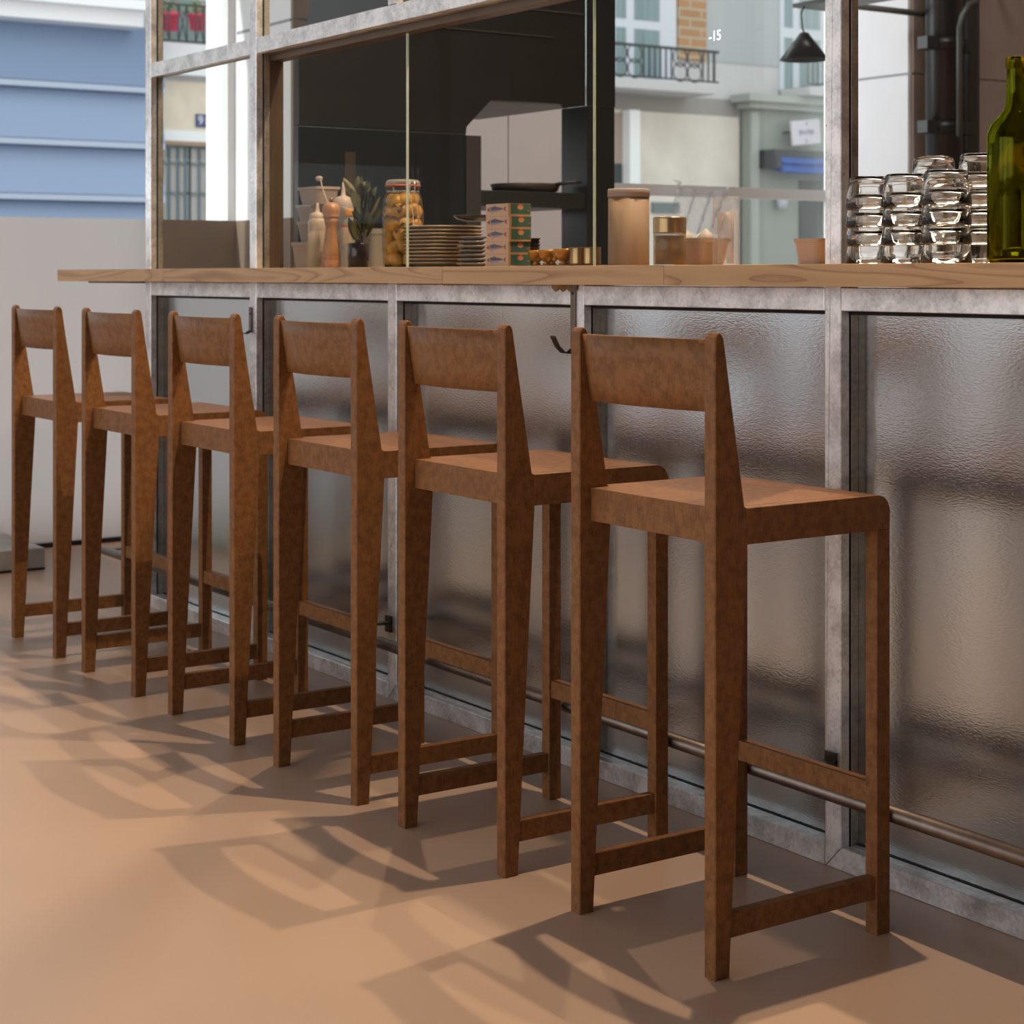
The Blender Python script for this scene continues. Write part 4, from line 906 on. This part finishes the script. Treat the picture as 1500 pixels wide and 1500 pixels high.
p = fq(1106, 238, 1420, 263); bm = bm_new(); add_prism(bm, [(-FX+.4,p[3]),(-FX+.72,p[3]),(-FX+.80,p[3]-.15),(-FX+.74,p[3]-.17),(-FX+.86,p[1]+.03),(-FX+.83,p[1]),(-FX+.4,p[1]+.1)], 'y', p[0], p[2]); obj('fabric', bm, E('royal_blue_canvas', (.018,.085,.36,1), .6, noise=.2, nscale=1), aw)
bm = bm_new(); p = fq(1127, 179, 1169, 215); yc, zc = (p[0]+p[2])/2, (p[1]+p[3])/2; hw, hh = (p[2]-p[0])/2, (p[3]-p[1])/2
sy = Matrix.Translation((-FX+.62, yc, zc)); add_box(bm, (-.03,-hw,-hh), (.03,hw,hh), 0, .02, sy @ Matrix.Rotation(math.radians(6), 4, 'X'))
for (dy, w_) in ((-.52,.30),(-.12,.12),(.10,.42)): add_box(bm, (.032,dy*hw*.9,-.03), (.036,(dy+w_)*hw*.9,.04), 1, 0, sy @ Matrix.Rotation(math.radians(6), 4, 'X'))
for k in range(6): add_box(bm, (.032,-.5*hw+k*hw*.19,-.06+.03*(k%2)), (.037,-.5*hw+k*hw*.19+.03,.07-.02*(k%3)), 1, 0, sy @ Matrix.Rotation(math.radians(6), 4, 'X'))
for k in (-1, 1): add_box(bm, (.032,-.02,k*.17-.03), (.036,.02,k*.17+.03), 1, 0, sy)
add_box(bm, (-.35,-hw*.8,-.02), (-.02,-hw*.8+.03,.02), 2, 0, sy)
tag(obj('shop_sign', bm, [E('sign_white', (.70,.64,.72,1), .5), E('sign_print', (.33,.30,.38,1), .5), iron]), 'white projecting shop sign with faint script above the blue awning', 'sign')
bm = bm_new(); p = fq(1123, 290, 1130, 308); add_lathe(bm, [(0,0),(.10,.03),(.12,.30),(.07,.34),(0,.36)], (-FX+.45, p[0], p[1]), 20); tag(obj('wall_lantern', bm, E('lantern_white', (.62,.62,.70,1), .4)), 'small white wall lantern on the green shopfront', 'lantern')

# ================= light
w = bpy.data.worlds.new('World'); sc.world = w; w.use_nodes = True; nt = w.node_tree; nt.nodes.clear()
out = nt.nodes.new('ShaderNodeOutputWorld'); bg = nt.nodes.new('ShaderNodeBackground'); tc = nt.nodes.new('ShaderNodeTexCoord')
sp_ = nt.nodes.new('ShaderNodeSeparateXYZ'); cr = nt.nodes.new('ShaderNodeValToRGB'); nt.links.new(tc.outputs['Generated'], sp_.inputs[0]); nt.links.new(sp_.outputs['Z'], cr.inputs[0])
cr.color_ramp.elements[0].position = 0.0; cr.color_ramp.elements[0].color = (1,.98,.96,1); cr.color_ramp.elements[1].position = .8; cr.color_ramp.elements[1].color = (.80,.90,1,1)
nt.links.new(cr.outputs[0], bg.inputs[0]); bg.inputs[1].default_value = 1.35; nt.links.new(bg.outputs[0], out.inputs[0])
def area(name, loc, rot, sx, sy, power, col):
    l = bpy.data.lights.new(name, 'AREA'); l.shape = 'RECTANGLE'; l.size = sx; l.size_y = sy; l.energy = power; l.color = col
    o = bpy.data.objects.new(name, l); C.objects.link(o); o.location = loc; o.rotation_euler = rot; return o
def spot(name, loc, target, power, col, r=.03, ang=120, blend=.6):
    l = bpy.data.lights.new(name, 'SPOT'); l.energy = power; l.color = col; l.shadow_soft_size = r; l.spot_size = math.radians(ang); l.spot_blend = blend
    o = bpy.data.objects.new(name, l); C.objects.link(o); o.location = loc
    o.rotation_euler = (Vector(target)-Vector(loc)).to_track_quat('-Z', 'Y').to_euler(); return o
warm = (1.0, .74, .50)
area('near_wall_fill', (-1.8,-7.95,2.0), (-PI/2*-1,0,0), 9.0, 2.8, 105, (.97,.97,1))  # added fill lamp inside the near wall, on top of the sky light
area('film_fill_light_1', (-7.25,-.60,.85), (0,-PI/2,0), 1.5, 2.5, 16, (.94,.96,1))  # added lamp behind the film to brighten it
area('film_fill_light_3', (-7.25,-3.65,.75), (0,-PI/2,0), 1.1, 2.1, 30, (.92,.95,1))  # added lamp making the film of an out-of-view window glow
area('film_fill_light_4', (-7.25,-6.3,.75), (0,-PI/2,0), 1.1, 2.0, 30, (.92,.95,1))  # another added film lamp, out of view
def aim(o, d): o.rotation_euler = Vector(d).to_track_quat('-Z', 'Z').to_euler(); return o
aim(area('reveal_fill_light_2', (-8.2,2.15,2.1), (0,0,0), 1.2, 3.0, 60, (.95,.97,1)), (.45,.9,0))  # added lamp outside, hidden by the pier, brightens the white reveal
area('kitchen_fill_light', (-3.5,2.6,5.6), (0,0,0), 3, 1.5, 110, (1,.95,.90))  # added soft lamp to lift the kitchen area, no known fixture
sun = bpy.data.lights.new('sun', 'SUN'); sun.energy = 3.2; sun.angle = .01; sun.color = (1,.96,.9)
so = bpy.data.objects.new('sun', sun); C.objects.link(so); so.rotation_euler = Vector((.12,.85,-.5)).to_track_quat('-Z', 'Y').to_euler()
spot('spot_over_kitchen', (-2.77,.72,3.7), (-2.9,-.8,0), 250, warm, .022)
spot('spot_over_bar', (-2.66,-.02,3.7), (-2.4,-.35,0), 210, warm, .022)
spot('spot_over_bar_end', (-4.4,.35,3.7), (-4.6,-.6,0), 150, warm, .022)

# ================= camera
cam = bpy.data.cameras.new('Camera'); co = bpy.data.objects.new('Camera', cam); C.objects.link(co); sc.camera = co
co.location = (0,-CY,H); co.rotation_euler = (PI/2, 0, math.atan2(CA, SA))
cam.sensor_width = 36; cam.lens = 36*F/1500; cam.shift_y = -(750-HZ)/1500; cam.clip_start = .05; cam.clip_end = 200
cam.dof.use_dof = True; cam.dof.focus_distance = 3.3; cam.dof.aperture_fstop = 9.0
sc.view_settings.view_transform = 'Standard'; sc.view_settings.look = 'None'; sc.view_settings.exposure = 0.22
sc.cycles.use_denoising = True
sc.cycles.max_bounces = 14; sc.cycles.transmission_bounces = 14; sc.cycles.transparent_max_bounces = 24; sc.cycles.diffuse_bounces = 4; sc.cycles.glossy_bounces = 5
sc.cycles.caustics_reflective = False; sc.cycles.sample_clamp_indirect = 6
